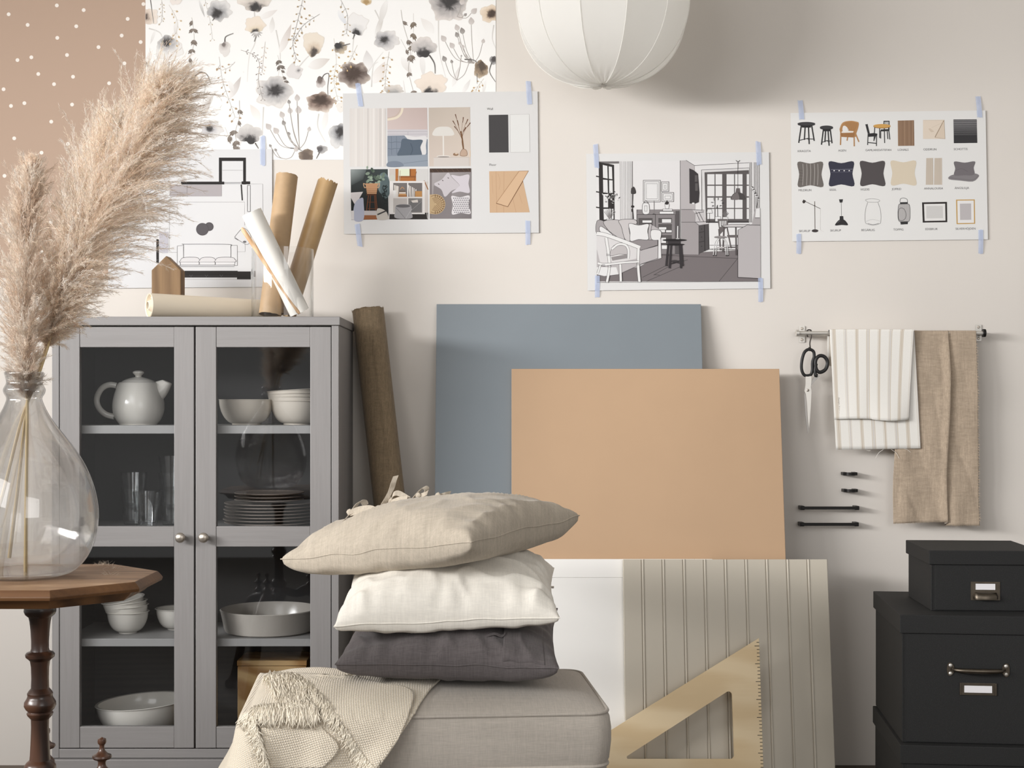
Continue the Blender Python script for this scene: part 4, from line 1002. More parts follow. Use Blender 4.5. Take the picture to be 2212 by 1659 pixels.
def rug(d):
    d.rect(960, 850, 1376, 1350, (134, 126, 126)); d.poly([(960, 852), (1370, 848), (1370, 884), (962, 890)], (74, 58, 50))
    for q in range(8): d.line([(970 + q * 52, 852), (1000 + q * 52, 888)], 5, (96, 76, 64))
    d.grad([(982, 892), (1368, 888), (1374, 1344), (984, 1346)], [(176, 170, 170), (150, 144, 144), (122, 116, 118), (146, 140, 141)]); d.poly([(1000, 1020), (1180, 1080), (1170, 1350), (985, 1346)], (138, 131, 132))
    cu = (206, 200, 204)
    d.poly(spline([(1142, 892), (1180, 940), (1262, 1030), (1180, 1070), (1112, 1132), (1076, 1060), (1004, 1005), (1080, 960)], 4, True), cu)
    for x, y in ((1090, 970), (1050, 1006), (1145, 945)): d.ell(x, y, 9, 5, (120, 110, 112), .6, 10)
    d.poly(spline([(1172, 918), (1260, 926), (1352, 912), (1346, 1000), (1356, 1092), (1262, 1080), (1180, 1094), (1240, 1040), (1255, 1010)], 4, True), (216, 210, 216))
    d.poly(spline([(1176, 1124), (1262, 1136), (1356, 1120), (1346, 1210), (1366, 1300), (1270, 1292), (1182, 1306), (1192, 1210)], 4, True), (226, 222, 224))
    for i in range(8):
        for j in range(8): d.ell(1200 + i * 20 + (j % 2) * 10, 1146 + j * 20, 5.5, 5.5, (84, 80, 90), n=8)
    cx, cy = 1016, 1206
    d.poly([(960, 1110)] + [(cx + 100 * sin(radians(q)), cy - 100 * cos(radians(q))) for q in range(-10, 200, 10)] + [(960, 1300)], (196, 170, 132))
    for rr in (88, 62, 48, 34, 20): d.line([(max(961, cx + rr * sin(radians(q))), cy - rr * cos(radians(q))) for q in range(-30, 215, 12)], 5, (136, 106, 74))
    for q in range(0, 190, 15): d.line([(cx + 66 * sin(radians(q)), cy - 66 * cos(radians(q))), (cx + 96 * sin(radians(q)), cy - 96 * cos(radians(q)))], 6, (110, 84, 60))
photo('printed_photo', 'photo of cushions and a woven tray on a grey rug', rug)
d = Draw(SHEET - .0003, k, k, 720, 180); d.poly([(1547, 318), (1740, 315), (1745, 690), (1551, 692)], (72, 70, 71)); d.build('colour_swatch', M['print'], mo)['label'] = 'dark grey wall colour swatch'
d = Draw(SHEET - .0003, k, k, 720, 180); d.shape([(1760, 314), (1950, 311), (1955, 688), (1764, 690)], 3, (196, 194, 192), (234, 234, 232)); d.build('colour_swatch', M['print'], mo)['label'] = 'white wall colour swatch'
d = Draw(SHEET - .0003, k, k, 720, 180); d.poly([(1552, 878), (1945, 873), (1888, 972), (1955, 1286), (1558, 1290)], (214, 180, 146))
for x, x2 in ((1620, 1628), (1700, 1697), (1765, 1820)): d.line([(x, 880 if x < 1750 else 1060), (x2, 1288)], 3, (190, 152, 118))
d.shape([(1622, 1194), (1850, 876), (1943, 874), (1736, 1230)], 4, (160, 120, 86), (222, 188, 154)); d.line([(1622, 1196), (1736, 1232), (1888, 975)], 6, (120, 84, 58))
for p in ([(1640, 900), (1660, 980), (1650, 1060)], [(1580, 920), (1590, 1100)], [(1850, 1100), (1880, 1200)]): d.line(spline(p, 5), 3, (200, 162, 128))
d.build('floor_swatch', M['print'], mo)['label'] = 'pale oak floor plank sample'
for t, x, y in (('Wall', 1530, 268), ('Floor', 1552, 824)):
    d = Draw(SHEET - .0003, k, k, 720, 180); d.text(x, y, t, 32, (92, 90, 90), slope=-.005); d.build('caption', M['print'], mo)['label'] = 'printed word ' + t.lower()

TONE = .86
# ---- perspective line drawing (2120 px view of x 1240..1700, y 300..660)
k = 460 / 2120
sk = Draw(SHEET, k, k, 1240, 300)
sk.sheet([(120, 152), (1938, 134), (1952, 1490), (134, 1512)], S(229, 228, 227))
so = sk.build('room_drawing_sheet', M['print']); tag(so, 'white sheet with a black and grey line drawing of a living room', 'print')
d = Draw(SHEET - .0003, k, k, 1240, 300)
K, G, LG, DG, W = (52, 48, 48), (168, 162, 163), (190, 185, 186), (92, 88, 88), (233, 232, 232); FLR = (124, 117, 118)
d.rect(222, 224, 1845, 1100, (232, 230, 230))
d.poly([(226, 1420), (226, 1300), (640, 1280), (860, 1150), (1620, 1110), (1850, 1190), (1850, 1422)], FLR)
for p in ([(1440, 1422), (1620, 1200), (1625, 1190)], [(860, 1160), (1620, 1192)], [(680, 1380), (900, 1270), (1130, 1205)], [(790, 1358), (960, 1262)], [(720, 1420), (1100, 1255)], [(800, 1355), (850, 1357)]): d.line(p, 3.5, K)
# left window, curtain
d.poly([(244, 228), (398, 262), (404, 815), (252, 822)], K); d.poly([(285, 262), (330, 272), (334, 398), (288, 390)], W); d.poly([(344, 276), (376, 282), (380, 404), (346, 400)], W); d.poly([(288, 408), (332, 412), (336, 540), (290, 535)], W); d.poly([(348, 414), (382, 416), (384, 540), (350, 540)], W); d.poly([(290, 552), (336, 552), (338, 684), (292, 684)], W); d.poly([(292, 700), (390, 698), (392, 800), (296, 806)], W)
for y in (378, 532, 686): d.line([(218, y - 4), (262, y + 4)], 12, K)
d.poly([(222, 228), (448, 226), (448, 248), (330, 250)], (120, 116, 116))
for x in (458, 474, 494, 508, 526, 540, 554, 566, 582): d.line([(x, 226), (x + 3, 805)], 3.5, (110, 106, 106))
d.rect(576, 226, 584, 800, (120, 116, 116))
r_ = random.Random(8)
for q in range(60): d.ell(368 + r_.gauss(0, 32), 575 + r_.gauss(0, 26), 12, 4, K if q % 2 else (210, 208, 208), r_.uniform(0, 3.1), 8)
for q in range(9): d.line([(350, 800), (300 + q * 14, 690 + abs(q - 4) * 9)], 5, (140, 136, 136))
d.line([(376, 620), (370, 800)], 6, K); d.shape([(322, 800), (386, 800), (380, 830), (330, 830)], 3, K, W)
# wall lamp
d.line([(585, 540), (580, 680), (590, 800)], 9, K); d.line([(572, 700), (576, 730)], 7, K); d.poly(spline([(566, 545), (568, 500), (588, 478), (606, 495), (616, 540), (592, 552)], 4, True), (70, 66, 66)); d.ell(582, 676, 17, 12, K)
# frames
for x0, y0, x1, y1, in ((688, 414, 858, 630), (868, 430, 942, 526), (872, 536, 990, 628)):
    d.box(x0, y0, x1, y1, 4, K, (224, 222, 222)); d.box(x0 + 14, y0 + 14, x1 - 14, y1 - 14, 3, K, W); d.box(x0 + 30, y0 + 34, x1 - 30, y1 - 30, 2.5, K)
# low cabinet
d.poly([(620, 706), (1050, 704), (1052, 1150), (870, 1150), (620, 1000)], (120, 115, 116)); d.poly([(640, 706), (1048, 706), (1010, 752), (622, 752)], (140, 135, 136)); d.rect(626, 756, 806, 1000, (136, 131, 132)); d.rect(812, 756, 1004, 1150, (140, 135, 136)); d.rect(1008, 720, 1050, 1150, (92, 88, 89))
d.rect(640, 790, 780, 900, DG); d.rect(838, 790, 972, 838, DG); d.rect(838, 850, 972, 940, DG); d.rect(838, 960, 972, 1060, DG); d.line([(808, 756), (808, 1000)], 4, K); d.box(626, 756, 1004, 1150, 3, K)
for x0, y0, x1, y1 in ((678, 812, 772, 838), (872, 800, 966, 838), (842, 880, 918, 905), (912, 910, 972, 934), (850, 905, 905, 934), (862, 985, 915, 1040), (870, 1060, 925, 1100)): d.box(x0, y0, x1, y1, 3, K, W)
d.shape(spline([(684, 745), (680, 660), (700, 640), (735, 645), (746, 665), (744, 745)], 4, True), 4, K, W); d.line(spline([(690, 645), (712, 615), (738, 645)], 5), 4, K); d.box(700, 668, 726, 722, 3, K)
d.line([(795, 620), (795, 745)], 6, (130, 126, 126)); d.line([(795, 745), (780, 752), (810, 752)], 4, K); d.shape([(900, 655), (948, 655), (940, 698), (908, 698)], 3, K, W)
for q in range(12): d.line([(922, 655), (900 + q * 4, 615 + abs(q - 6) * 5)], 6, K)
d.box(882, 700, 976, 720, 3, K, W); d.box(850, 725, 990, 750, 3, K, W)
# pillar, wall cupboard, sideboard
d.poly([(1055, 218), (1112, 216), (1196, 268), (1202, 710), (1060, 706)], LG); d.line([(1112, 216), (1196, 268), (1740, 240)], 3.5, K); d.line([(1055, 218), (1058, 1150)], 4, K)
d.poly([(1145, 296), (1190, 315), (1232, 352), (1246, 540), (1240, 632), (1192, 652), (1148, 645)], (62, 58, 60)); d.rect(1200, 365, 1228, 430, (96, 92, 92)); d.rect(1204, 445, 1230, 520, (96, 92, 92)); d.ell(1184, 645, 14, 8, W)
d.poly([(1064, 706), (1172, 706), (1204, 742), (1204, 832), (1240, 862), (1240, 1154), (1066, 1152)], G); d.line([(1064, 706), (1172, 706), (1204, 742), (1204, 832), (1240, 862), (1240, 1154)], 4, K); d.line([(1066, 832), (1204, 832)], 4, K)
d.poly([(1172, 708), (1296, 712), (1340, 850), (1240, 858), (1204, 830), (1204, 745)], (206, 202, 203))
for p in ([(1172, 708), (1296, 712), (1342, 840)], [(1210, 725), (1252, 820)], [(1240, 730), (1290, 830)], [(1204, 745), (1290, 728)], [(1204, 832), (1330, 825)]): d.line(p, 5, K)
d.poly([(1240, 862), (1342, 848), (1346, 1100), (1242, 1142)], (84, 80, 81))
for y in (935, 1030): d.line([(1240, y), (1296, y - 10)], 5, K)
d.line([(1296, 855), (1300, 1120)], 8, K); d.line([(1340, 850), (1345, 1100)], 6, K)
for y in (900, 980, 1072): d.ell(1268, y, 5, 5, K, n=8)
# right window
d.poly([(1266, 312), (1740, 290), (1740, 830), (1350, 830), (1300, 780)], (222, 220, 220)); d.line([(1266, 312), (1740, 292)], 4, K); d.line([(1266, 312), (1270, 720)], 4, K)
d.poly([(1296, 336), (1738, 314), (1738, 826), (1310, 828)], (96, 91, 91))
for x0, x1 in ((1324, 1396), (1406, 1472), (1516, 1590), (1600, 1674), (1716, 1738)):
    for y0, y1 in ((354, 458), (470, 574), (588, 690), (700, 800)): d.rect(x0, y0, x1, y1, W)
d.line([(1310, 832), (1738, 830)], 10, K)
for x in (1748, 1762, 1790, 1806, 1822, 1838): d.line([(x, 236), (x + 2, 835)], 4, (84, 80, 80))
d.line([(1628, 228), (1628, 500)], 5, K); d.line(spline([(1608, 216), (1628, 232), (1648, 216)], 4), 5, K)
d.poly([(1612, 494), (1648, 494), (1654, 540), (1604, 540)], (104, 98, 98)); d.poly(spline([(1606, 538), (1652, 538), (1690, 560), (1704, 606), (1630, 608), (1558, 606), (1574, 560)], 4, True), (78, 74, 74)); d.poly(spline([(1608, 542), (1628, 540), (1640, 605), (1566, 604), (1580, 562)], 4, True), (118, 112, 112))
for q in range(16): d.shape([(x + 1425, y + 640) for x, y in [(70 * cos(q * .8) * r_.uniform(.4, 1), 60 * sin(q * .8) * r_.uniform(.4, 1)) for _ in range(4)]], 3, (96, 92, 92), (214, 212, 212) if q % 2 else W)
d.line([(1425, 660), (1428, 778)], 6, K); d.box(1402, 776, 1458, 826, 3, K, W); d.box(1478, 780, 1530, 826, 3, K, W)
for q in range(7): d.line([(1505, 780), (1476 + q * 10, 712 + abs(q - 3) * 10)], 6, (120, 116, 116))
d.shape([(1326, 702), (1366, 702), (1376, 742), (1318, 742)], 3, K, W); d.line([(1346, 742), (1346, 826)], 4, K)
for q in range(40): d.ell(1765 + q * 1.8, 480 + q * 3.2 + r_.uniform(-12, 12), 8, 5, (96, 92, 92) if q % 2 else W, 0, 8)
d.line([(1826, 600), (1800, 780)], 4, K)
# table, chair, stool
d.poly([(1340, 846), (1740, 846), (1740, 1040), (1346, 1100)], (236, 235, 235)); d.line([(1346, 1060), (1640, 1060)], 4, K); d.line([(1346, 1100), (1640, 1106)], 4, K)
d.poly([(1425, 800), (1525, 800), (1532, 870), (1445, 960), (1440, 900)], (110, 104, 104)); d.poly([(1445, 820), (1512, 818), (1512, 868), (1448, 880)], W)
for x in (1462, 1480, 1498): d.line([(x, 818), (x + 2, 872)], 8, (100, 94, 94))
d.line([(1440, 900), (1455, 1110)], 16, (100, 94, 94)); d.line([(1520, 880), (1560, 1090)], 14, (100, 94, 94)); d.line([(1608, 880), (1612, 1160)], 16, (86, 80, 80)); d.line([(1490, 880), (1480, 1130)], 18, (96, 90, 90)); d.line([(1440, 1084), (1620, 1080)], 10, (96, 90, 90)); d.poly([(1520, 960), (1640, 958), (1645, 985), (1525, 985)], (110, 104, 104))
d.poly([(1462, 868), (1560, 852), (1740, 852), (1700, 880), (1500, 882)], (206, 202, 202)); d.line([(1462, 870), (1500, 882), (1700, 882)], 6, K); d.line([(1462, 868), (1560, 852), (1740, 852)], 4, K)
d.ell(1456, 980, 64, 12, (150, 145, 145)); d.line([(1394, 984), (1456, 994), (1520, 984)], 4, K)
for x0, x1 in ((1430, 1384), (1446, 1408), (1480, 1512), (1490, 1530)): d.line(spline([(x0, 995), ((x0 + x1) / 2 + (8 if x1 > 1450 else -8), 1040), (x1, 1160)], 5), 7, W); d.line(spline([(x0 + 4, 995), ((x0 + x1) / 2 + (12 if x1 > 1450 else -4), 1040), (x1 + 4, 1160)], 5), 2.5, K); d.ell(x1, 1164, 6, 6, K, n=8)
d.ell(1456, 1084, 44, 8, (196, 192, 192))
# worktop at right
d.poly([(1628, 910), (1720, 860), (1850, 862), (1852, 1392), (1630, 1380)], LG); d.poly([(1770, 850), (1792, 720), (1808, 690), (1846, 690), (1850, 860), (1720, 862)], (176, 171, 172)); d.line([(1628, 1380), (1628, 910), (1720, 860), (1850, 862)], 5, K); d.line([(1628, 1380), (1852, 1392)], 5, K); d.line([(1796, 790), (1846, 790)], 4, K); d.poly([(1808, 700), (1846, 690), (1846, 784), (1800, 784)], W)
# sofa
d.poly([(224, 822), (290, 820), (600, 806), (625, 860), (760, 850), (860, 912), (866, 1190), (660, 1250), (440, 1350), (226, 1330)], LG)
for pts, f in (([(226, 822), (290, 820), (320, 880), (330, 960), (226, 950)], (168, 163, 164)), ([(296, 822), (440, 810), (470, 860), (500, 1010), (400, 960), (330, 900)], (196, 191, 191)), ([(448, 812), (600, 806), (620, 850), (545, 860), (560, 1010), (505, 1000), (470, 880)], (206, 201, 201))): d.shape(spline(pts, 4, True), 4, K, f)
d.shape(spline([(268, 872), (390, 966), (262, 930)], 4, True), 4, K, W); d.shape([(560, 1018), (640, 1005), (832, 1010), (832, 1060), (665, 1112), (560, 1040)], 4, K, (150, 144, 145))
d.shape(spline([(545, 846), (640, 862), (740, 850), (730, 920), (738, 1004), (640, 1004), (560, 1020), (556, 930)], 4, True), 4, K, W); d.line(spline([(748, 852), (735, 930), (745, 1000)], 4), 5, K); d.line(spline([(776, 852), (762, 930), (772, 1000)], 4), 4, K)
d.shape(spline([(764, 916), (830, 908), (866, 930), (858, 1000), (836, 1010), (770, 1002)], 4, True), 4, K, W); d.poly([(836, 1010), (858, 1000), (866, 1186), (834, 1192)], W); d.line([(836, 1010), (834, 1192)], 4, K); d.line([(660, 1112), (836, 1064)], 4, K); d.line([(660, 1250), (834, 1192)], 4, K)
d.poly([(226, 1280), (420, 1280), (440, 1350), (300, 1368), (226, 1350)], W)
# rattan chair
d.poly([(224, 955), (300, 975), (645, 1095), (640, 1190), (380, 1245), (260, 1240), (226, 1100)], (222, 219, 219)); d.shape(spline([(360, 1165), (380, 1080), (450, 1040), (520, 1060), (545, 1110), (530, 1150), (440, 1150)], 4, True), 3, K, (196, 191, 191)); d.poly([(368, 1180), (525, 1150), (530, 1190), (380, 1215)], (150, 145, 145))
for pts, w in (([(224, 945), (300, 955), (460, 1010), (655, 1085)], 34), ([(318, 985), (340, 1130), (352, 1250)], 26), ([(375, 1100), (440, 1052), (510, 1060), (540, 1110), (538, 1195)], 20), ([(640, 1090), (636, 1260), (650, 1430)], 24), ([(352, 1250), (345, 1330), (325, 1432)], 22), ([(458, 1250), (464, 1420)], 22), ([(260, 1260), (235, 1340)], 16), ([(352, 1250), (480, 1235), (640, 1225)], 18), ([(235, 1240), (290, 1252), (352, 1250)], 22)):
    p = spline(pts, 5); d.line(p, w + 6, K); d.line(p, w, (236, 235, 234))
for x, y in ((338, 1150), (636, 1240), (352, 1262), (290, 1252)): d.line([(x - 18, y), (x + 18, y + 2)], 4, K); d.line([(x - 18, y + 14), (x + 18, y + 16)], 4, K)
# black side tables
for x0, x1 in ((935, 915), (965, 948), (1050, 1062), (1066, 1078)): d.line([(x0, 1060), (x1, 1290 if x1 in (948, 1062) else 1268)], 20, (56, 52, 54))
d.poly([(930, 1015), (1060, 1015), (1056, 1050), (935, 1050)], (62, 58, 60)); d.ell(998, 1010, 122, 12, (38, 35, 36)); d.ell(1006, 1054, 92, 10, (36, 33, 34)); d.line([(965, 1220), (1050, 1240)], 10, (56, 52, 54)); d.line([(1050, 1215), (965, 1242)], 10, (56, 52, 54)); d.ell(1000, 1215, 30, 8, (70, 66, 66)); d.line([(1030, 870), (1028, 995)], 11, W); d.ell(1028, 996, 20, 5, (190, 188, 188))
d.line([(228, 1430), (1850, 1420)], 3, (120, 116, 116))
do = d.build('line_drawing', M['print'], so); do['label'] = 'grey shaded interior line drawing'

TONE = .92
# ---- product sheet (2120 px view of x 1690..2150, y 200..560)
ps = Draw(SHEET, k, k, 1690, 200)
ps.sheet([(78, 206), (2018, 180), (2042, 1464), (96, 1484)], S(229, 228, 226))
po = ps.build('product_sheet', M['print']); tag(po, 'white sheet with three rows of small furnishing pictures and captions', 'print')
def prod(label, fn):
    d = Draw(SHEET - .0003, k, k, 1690, 200); fn(d); o = d.build('product_picture', M['print'], po); o['label'] = label
BK = (54, 53, 54)
def tbl(cx, cy, w, h, legs):
    def f(d):
        for x0, x1, y1 in legs: d.line([(cx + x0, cy + 12), (cx + x1, cy + y1)], 13, BK)
        d.line([(cx + legs[0][1] * .9, cy + h * .82), (cx + legs[-1][1] * .2, cy + h * .72), (cx + legs[1][1], cy + h * .9)], 8, BK); d.line([(cx + legs[-1][1] * .9, cy + h * .76), (cx + legs[0][1] * .1, cy + h * .74)], 8, BK)
        d.poly([(cx - w * .55, cy + 8), (cx + w * .55, cy + 8), (cx + w * .5, cy + 38), (cx - w * .5, cy + 38)], (46, 45, 46)); d.ell(cx, cy + 5, w, 19, (44, 43, 44)); d.ell(cx, cy - 1, w, 18, (66, 65, 67), n=28)
    return f
prod('black round side table', tbl(236, 314, 88, 200, [(-50, -76, 190), (20, 28, 202), (-12, -20, 160), (52, 78, 170)]))
prod('small black round stool table', tbl(436, 350, 66, 180, [(-30, -50, 172), (14, 26, 182), (-8, -16, 146), (36, 55, 158)]))
def rat(d):
    c0, c1 = (178, 134, 90), (150, 106, 68)
    d.poly(spline([(568, 360), (600, 305), (680, 286), (752, 300), (752, 350), (728, 420), (716, 446), (585, 440), (572, 400)], 4, True), c0); d.poly(spline([(598, 385), (600, 340), (622, 335), (650, 360), (652, 384)], 4, True), (232, 229, 226)); d.poly([(590, 388), (640, 382), (706, 388), (700, 404), (584, 404)], (233, 228, 220)); d.poly([(580, 405), (716, 400), (712, 450), (585, 444)], c1)
    for q in range(6): d.line([(588, 408 + q * 7), (712, 404 + q * 8)], 2.5, c0)
    for q in range(8): d.line(spline([(620 + q * 16, 296), (640 + q * 13, 340), (655 + q * 8, 385)], 4), 2.5, c1)
    for a in ([(578, 430), (575, 525)], [(710, 440), (712, 538)], [(720, 400), (758, 494)], [(646, 446), (640, 482)]): d.line(a, 12, c0)
    d.line(spline([(568, 370), (600, 305), (680, 288), (754, 302)], 5), 9, (190, 148, 104))
prod('rattan armchair', rat)
def dining(d):
    for pts in ([(826, 318), (850, 410), (845, 525)], [(840, 316), (862, 410)], [(934, 420), (932, 535)], [(930, 415), (906, 485)], [(916, 345), (908, 480)], [(1010, 352), (1014, 505)], [(964, 350), (964, 455)], [(1052, 350), (1066, 470)], [(1008, 285), (1006, 330)], [(1058, 285), (1058, 380)], [(975, 380), (975, 460)], [(1040, 388), (1046, 466)], [(845, 500), (930, 508)]): d.line(pts, 9, BK)
    d.poly([(848, 412), (905, 405), (942, 412), (938, 438), (852, 444)], (50, 49, 50)); d.poly([(975, 370), (1052, 366), (1056, 386), (975, 390)], (50, 49, 50)); d.line([(1006, 288), (1060, 288)], 9, BK)
    for x in (1020, 1033, 1046): d.line([(x, 290), (x, 325)], 4, BK)
    d.poly([(828, 320), (842, 318), (862, 405), (852, 410)], BK); d.ell(987, 340, 86, 20, (150, 106, 54)); d.ell(987, 335, 86, 19, (206, 160, 92), n=28)
prod('round wooden table with two black chairs', dining)
def rugp(d):
    d.poly([(1144, 282), (1306, 278), (1310, 532), (1147, 534)], (146, 118, 96)); r_ = random.Random(2)
    for q in range(18): d.line([(1148 + q * 9, 282), (1150 + q * 9, 532)], r_.uniform(2, 5), lerp3((122, 96, 76), (168, 140, 116), r_.random()))
prod('brown jute rug', rugp)
def throwp(d):
    d.poly([(1396, 276), (1606, 274), (1617, 464), (1396, 464)], (224, 210, 194)); d.line([(1398, 280), (1604, 280)], 3, (206, 190, 172)); d.shape([(1606, 276), (1516, 450), (1614, 464)], 3, (170, 150, 128), (216, 200, 182)); d.line([(1600, 285), (1514, 448)], 6, (150, 130, 110)); d.line([(1596, 300), (1480, 352)], 2.5, (206, 190, 172))
    for q in range(7): d.line([(1450 + q * 4, 365 + q * 5), (1470 + q * 6, 360 + q * 5)], 3, (196, 178, 158))
prod('cream throw', throwp)
def blindp(d):
    d.poly([(1698, 271), (1930, 270), (1936, 504), (1702, 507)], (56, 55, 57))
    for q in range(16): d.line([(1700, 282 + q * 9.5), (1932, 281 + q * 9.5)], max(1.2, 5 - q * .28), (150, 148, 150))
prod('dark pleated blind', blindp)
def cush(pts, c, extra=None):
    def f(d):
        d.poly(spline(pts, 4, True), c)
        if extra: extra(d)
    return f
def sq(x0, y0, x1, y1, s=6): mx, my = (x0 + x1) / 2, (y0 + y1) / 2; return [(x0, y0), (mx, y0 + s * 2.5), (x1, y0), (x1 - s * 2, my), (x1 + 4, y1), (mx, y1 - s * 2.5), (x0 + 4, y1), (x0 + s * 2.4, my)]
def strp(d):
    for x in (205, 243, 280, 318, 352): d.line(spline([(x - 4, 712), (x, 800), (x - 6, 924)], 4), 3, (206, 200, 196))
    for q in range(5): d.line([(162, 770 + q * 30), (200, 778 + q * 28)], 3, (84, 78, 76))
prod('brown striped cushion', cush(sq(150, 694, 398, 940), (112, 106, 102), strp))
def den(d):
    d.line(spline([(480, 770), (590, 768), (696, 764)], 4), 3, (150, 150, 166)); d.line(spline([(480, 796), (590, 794), (696, 790)], 4), 2.5, (110, 108, 124))
    for x in (512, 562, 612, 662): d.ell(x, 780, 7, 6, (236, 234, 236), n=10)
prod('dark blue denim cushion with buttons', cush(sq(460, 690, 706, 932), (58, 58, 72), den))
prod('charcoal cushion', cush(sq(771, 686, 1014, 930), (84, 79, 80)))
prod('cream cushion', cush(sq(1076, 682, 1324, 924), (216, 203, 182)))
def curt(d):
    for x0, x1 in ((1428, 1496), (1510, 1584)):
        d.poly([(x0, 655), (x1, 653), (x1 + 2, 920), (x0 - 5, 920)], (206, 194, 180))
        for q in range(6): d.line([(x0 + 6 + q * 11, 656), (x0 + 3 + q * 12, 918)], 3.5, (180, 168, 154))
prod('pair of beige curtains', curt)
def bed(d):
    d.poly(spline([(1656, 838), (1720, 815), (1890, 806), (1948, 820), (1946, 846), (1890, 888), (1760, 878), (1656, 866)], 3, True), (132, 128, 130)); d.line(spline([(1660, 850), (1780, 864), (1890, 870), (1944, 832)], 4), 3, (104, 100, 102)); d.poly(spline([(1706, 690), (1810, 700), (1912, 688), (1900, 750), (1904, 820), (1800, 826), (1706, 826), (1716, 760)], 4, True), (116, 111, 114)); d.line(spline([(1720, 780), (1780, 760), (1840, 790)], 4), 3, (98, 94, 96))
prod('folded grey bedding with pillow', bed)
def flamp(d):
    d.line([(318, 1085), (322, 1375)], 6, (92, 80, 72)); d.line([(222, 1085), (375, 1158)], 5, (84, 72, 66)); d.poly([(194, 1090), (206, 1068), (230, 1078), (222, 1100), (206, 1106)], (60, 54, 52)); d.ell(322, 1378, 33, 15, (66, 60, 60)); d.line(spline([(376, 1160), (374, 1300), (378, 1370), (410, 1384)], 5), 2, (206, 202, 198)); d.ell(318, 1128, 6, 6, (60, 54, 52), n=8)
prod('slim floor lamp', flamp)
def plamp(d):
    d.line([(582, 1095), (585, 1235)], 3, BK); d.poly([(560, 1065), (600, 1064), (594, 1096), (568, 1098)], BK); d.poly([(568, 1232), (602, 1231), (606, 1272), (566, 1274)], (52, 50, 52)); d.poly(spline([(566, 1268), (606, 1266), (634, 1290), (648, 1322), (586, 1320), (522, 1324), (540, 1290)], 4, True), (50, 48, 50)); d.line(spline([(545, 1300), (560, 1284), (572, 1278)], 4), 4, (110, 108, 110))
prod('dark pendant lamp', plamp)
def jar(d):
    d.line(spline([(846, 1090), (824, 1070), (890, 1058), (962, 1072), (944, 1092), (846, 1092)], 5), 3, (130, 128, 128)); d.line(spline([(846, 1094), (822, 1180), (822, 1290), (850, 1312), (900, 1322), (960, 1308), (976, 1285), (974, 1180), (946, 1094)], 5), 3, (110, 108, 108)); d.line(spline([(830, 1285), (890, 1265), (970, 1282)], 4), 2, (170, 168, 168)); d.line(spline([(846, 1305), (900, 1316), (955, 1304)], 4), 4, (120, 118, 118))
prod('clear glass jar', jar)
def lant(d):
    d.line(spline([(1166, 1095), (1172, 1060), (1206, 1052), (1238, 1066), (1242, 1098)], 5), 4, BK); d.poly(spline([(1150, 1140), (1168, 1110), (1245, 1110), (1264, 1140), (1266, 1250), (1244, 1290), (1170, 1290), (1148, 1250)], 4, True), (182, 179, 178)); d.line(spline([(1150, 1140), (1168, 1110), (1245, 1110), (1264, 1140), (1266, 1250), (1244, 1290), (1170, 1290), (1148, 1250)], 4, True), 4, BK, closed=True); d.line(spline([(1156, 1165), (1200, 1156), (1225, 1200), (1222, 1250), (1190, 1276), (1154, 1260)], 5, True), 4, BK, closed=True); d.poly([(1168, 1094), (1244, 1092), (1244, 1112), (1168, 1114)], BK); d.poly([(1170, 1286), (1246, 1284), (1244, 1312), (1174, 1316)], BK)
    for q in range(6): d.line([(1160 + q * 18, 1120), (1160 + q * 18, 1285)], 1.2, (150, 147, 146))
prod('dark wire lantern', lant)
def fr1(d):
    d.poly([(1386, 1095), (1634, 1090), (1637, 1292), (1393, 1296)], (50, 45, 44)); d.poly([(1406, 1112), (1616, 1108), (1619, 1276), (1412, 1280)], (230, 228, 226)); d.poly([(1428, 1132), (1592, 1130), (1595, 1252), (1430, 1254)], (208, 206, 204))
prod('black picture frame', fr1)
def fr2(d):
    d.poly([(1724, 1068), (1910, 1066), (1914, 1308), (1730, 1312)], (196, 158, 92)); d.poly([(1736, 1078), (1900, 1076), (1903, 1299), (1741, 1302)], (232, 230, 229)); d.poly([(1762, 1108), (1874, 1106), (1876, 1268), (1765, 1270)], (190, 185, 186))
prod('gold picture frame', fr2)
for t, x, y, s in (('KRAGSTA', 148, 596, 30), ('AGEN', 552, 590, 30), ('GAMLARED/STEFAN', 822, 586, 29), ('LOHALS', 1143, 583, 30), ('ODDRUN', 1398, 579, 30), ('SCHOTTIS', 1701, 576, 30), ('MILDRUN', 156, 985, 30), ('SISSIL', 464, 980, 30), ('VIGDIS', 772, 977, 30), ('JOFRID', 1086, 973, 30), ('ANNALOUISA', 1406, 968, 30), ('ÄNGSLILJA', 1710, 963, 30), ('SKURUP', 162, 1391, 31), ('SKURUP', 471, 1385, 30), ('BEGÄRLIG', 781, 1381, 30), ('TOPPIG', 1100, 1376, 30), ('EDSBRUK', 1416, 1371, 30), ('SILVERHÖJDEN', 1718, 1368, 30)):
    d = Draw(SHEET - .0003, k, k, 1690, 200); d.text(x, y, t, s, (104, 102, 103), slope=-.012); d.build('caption', M['print'], po)['label'] = 'printed caption'

TONE = 1.0
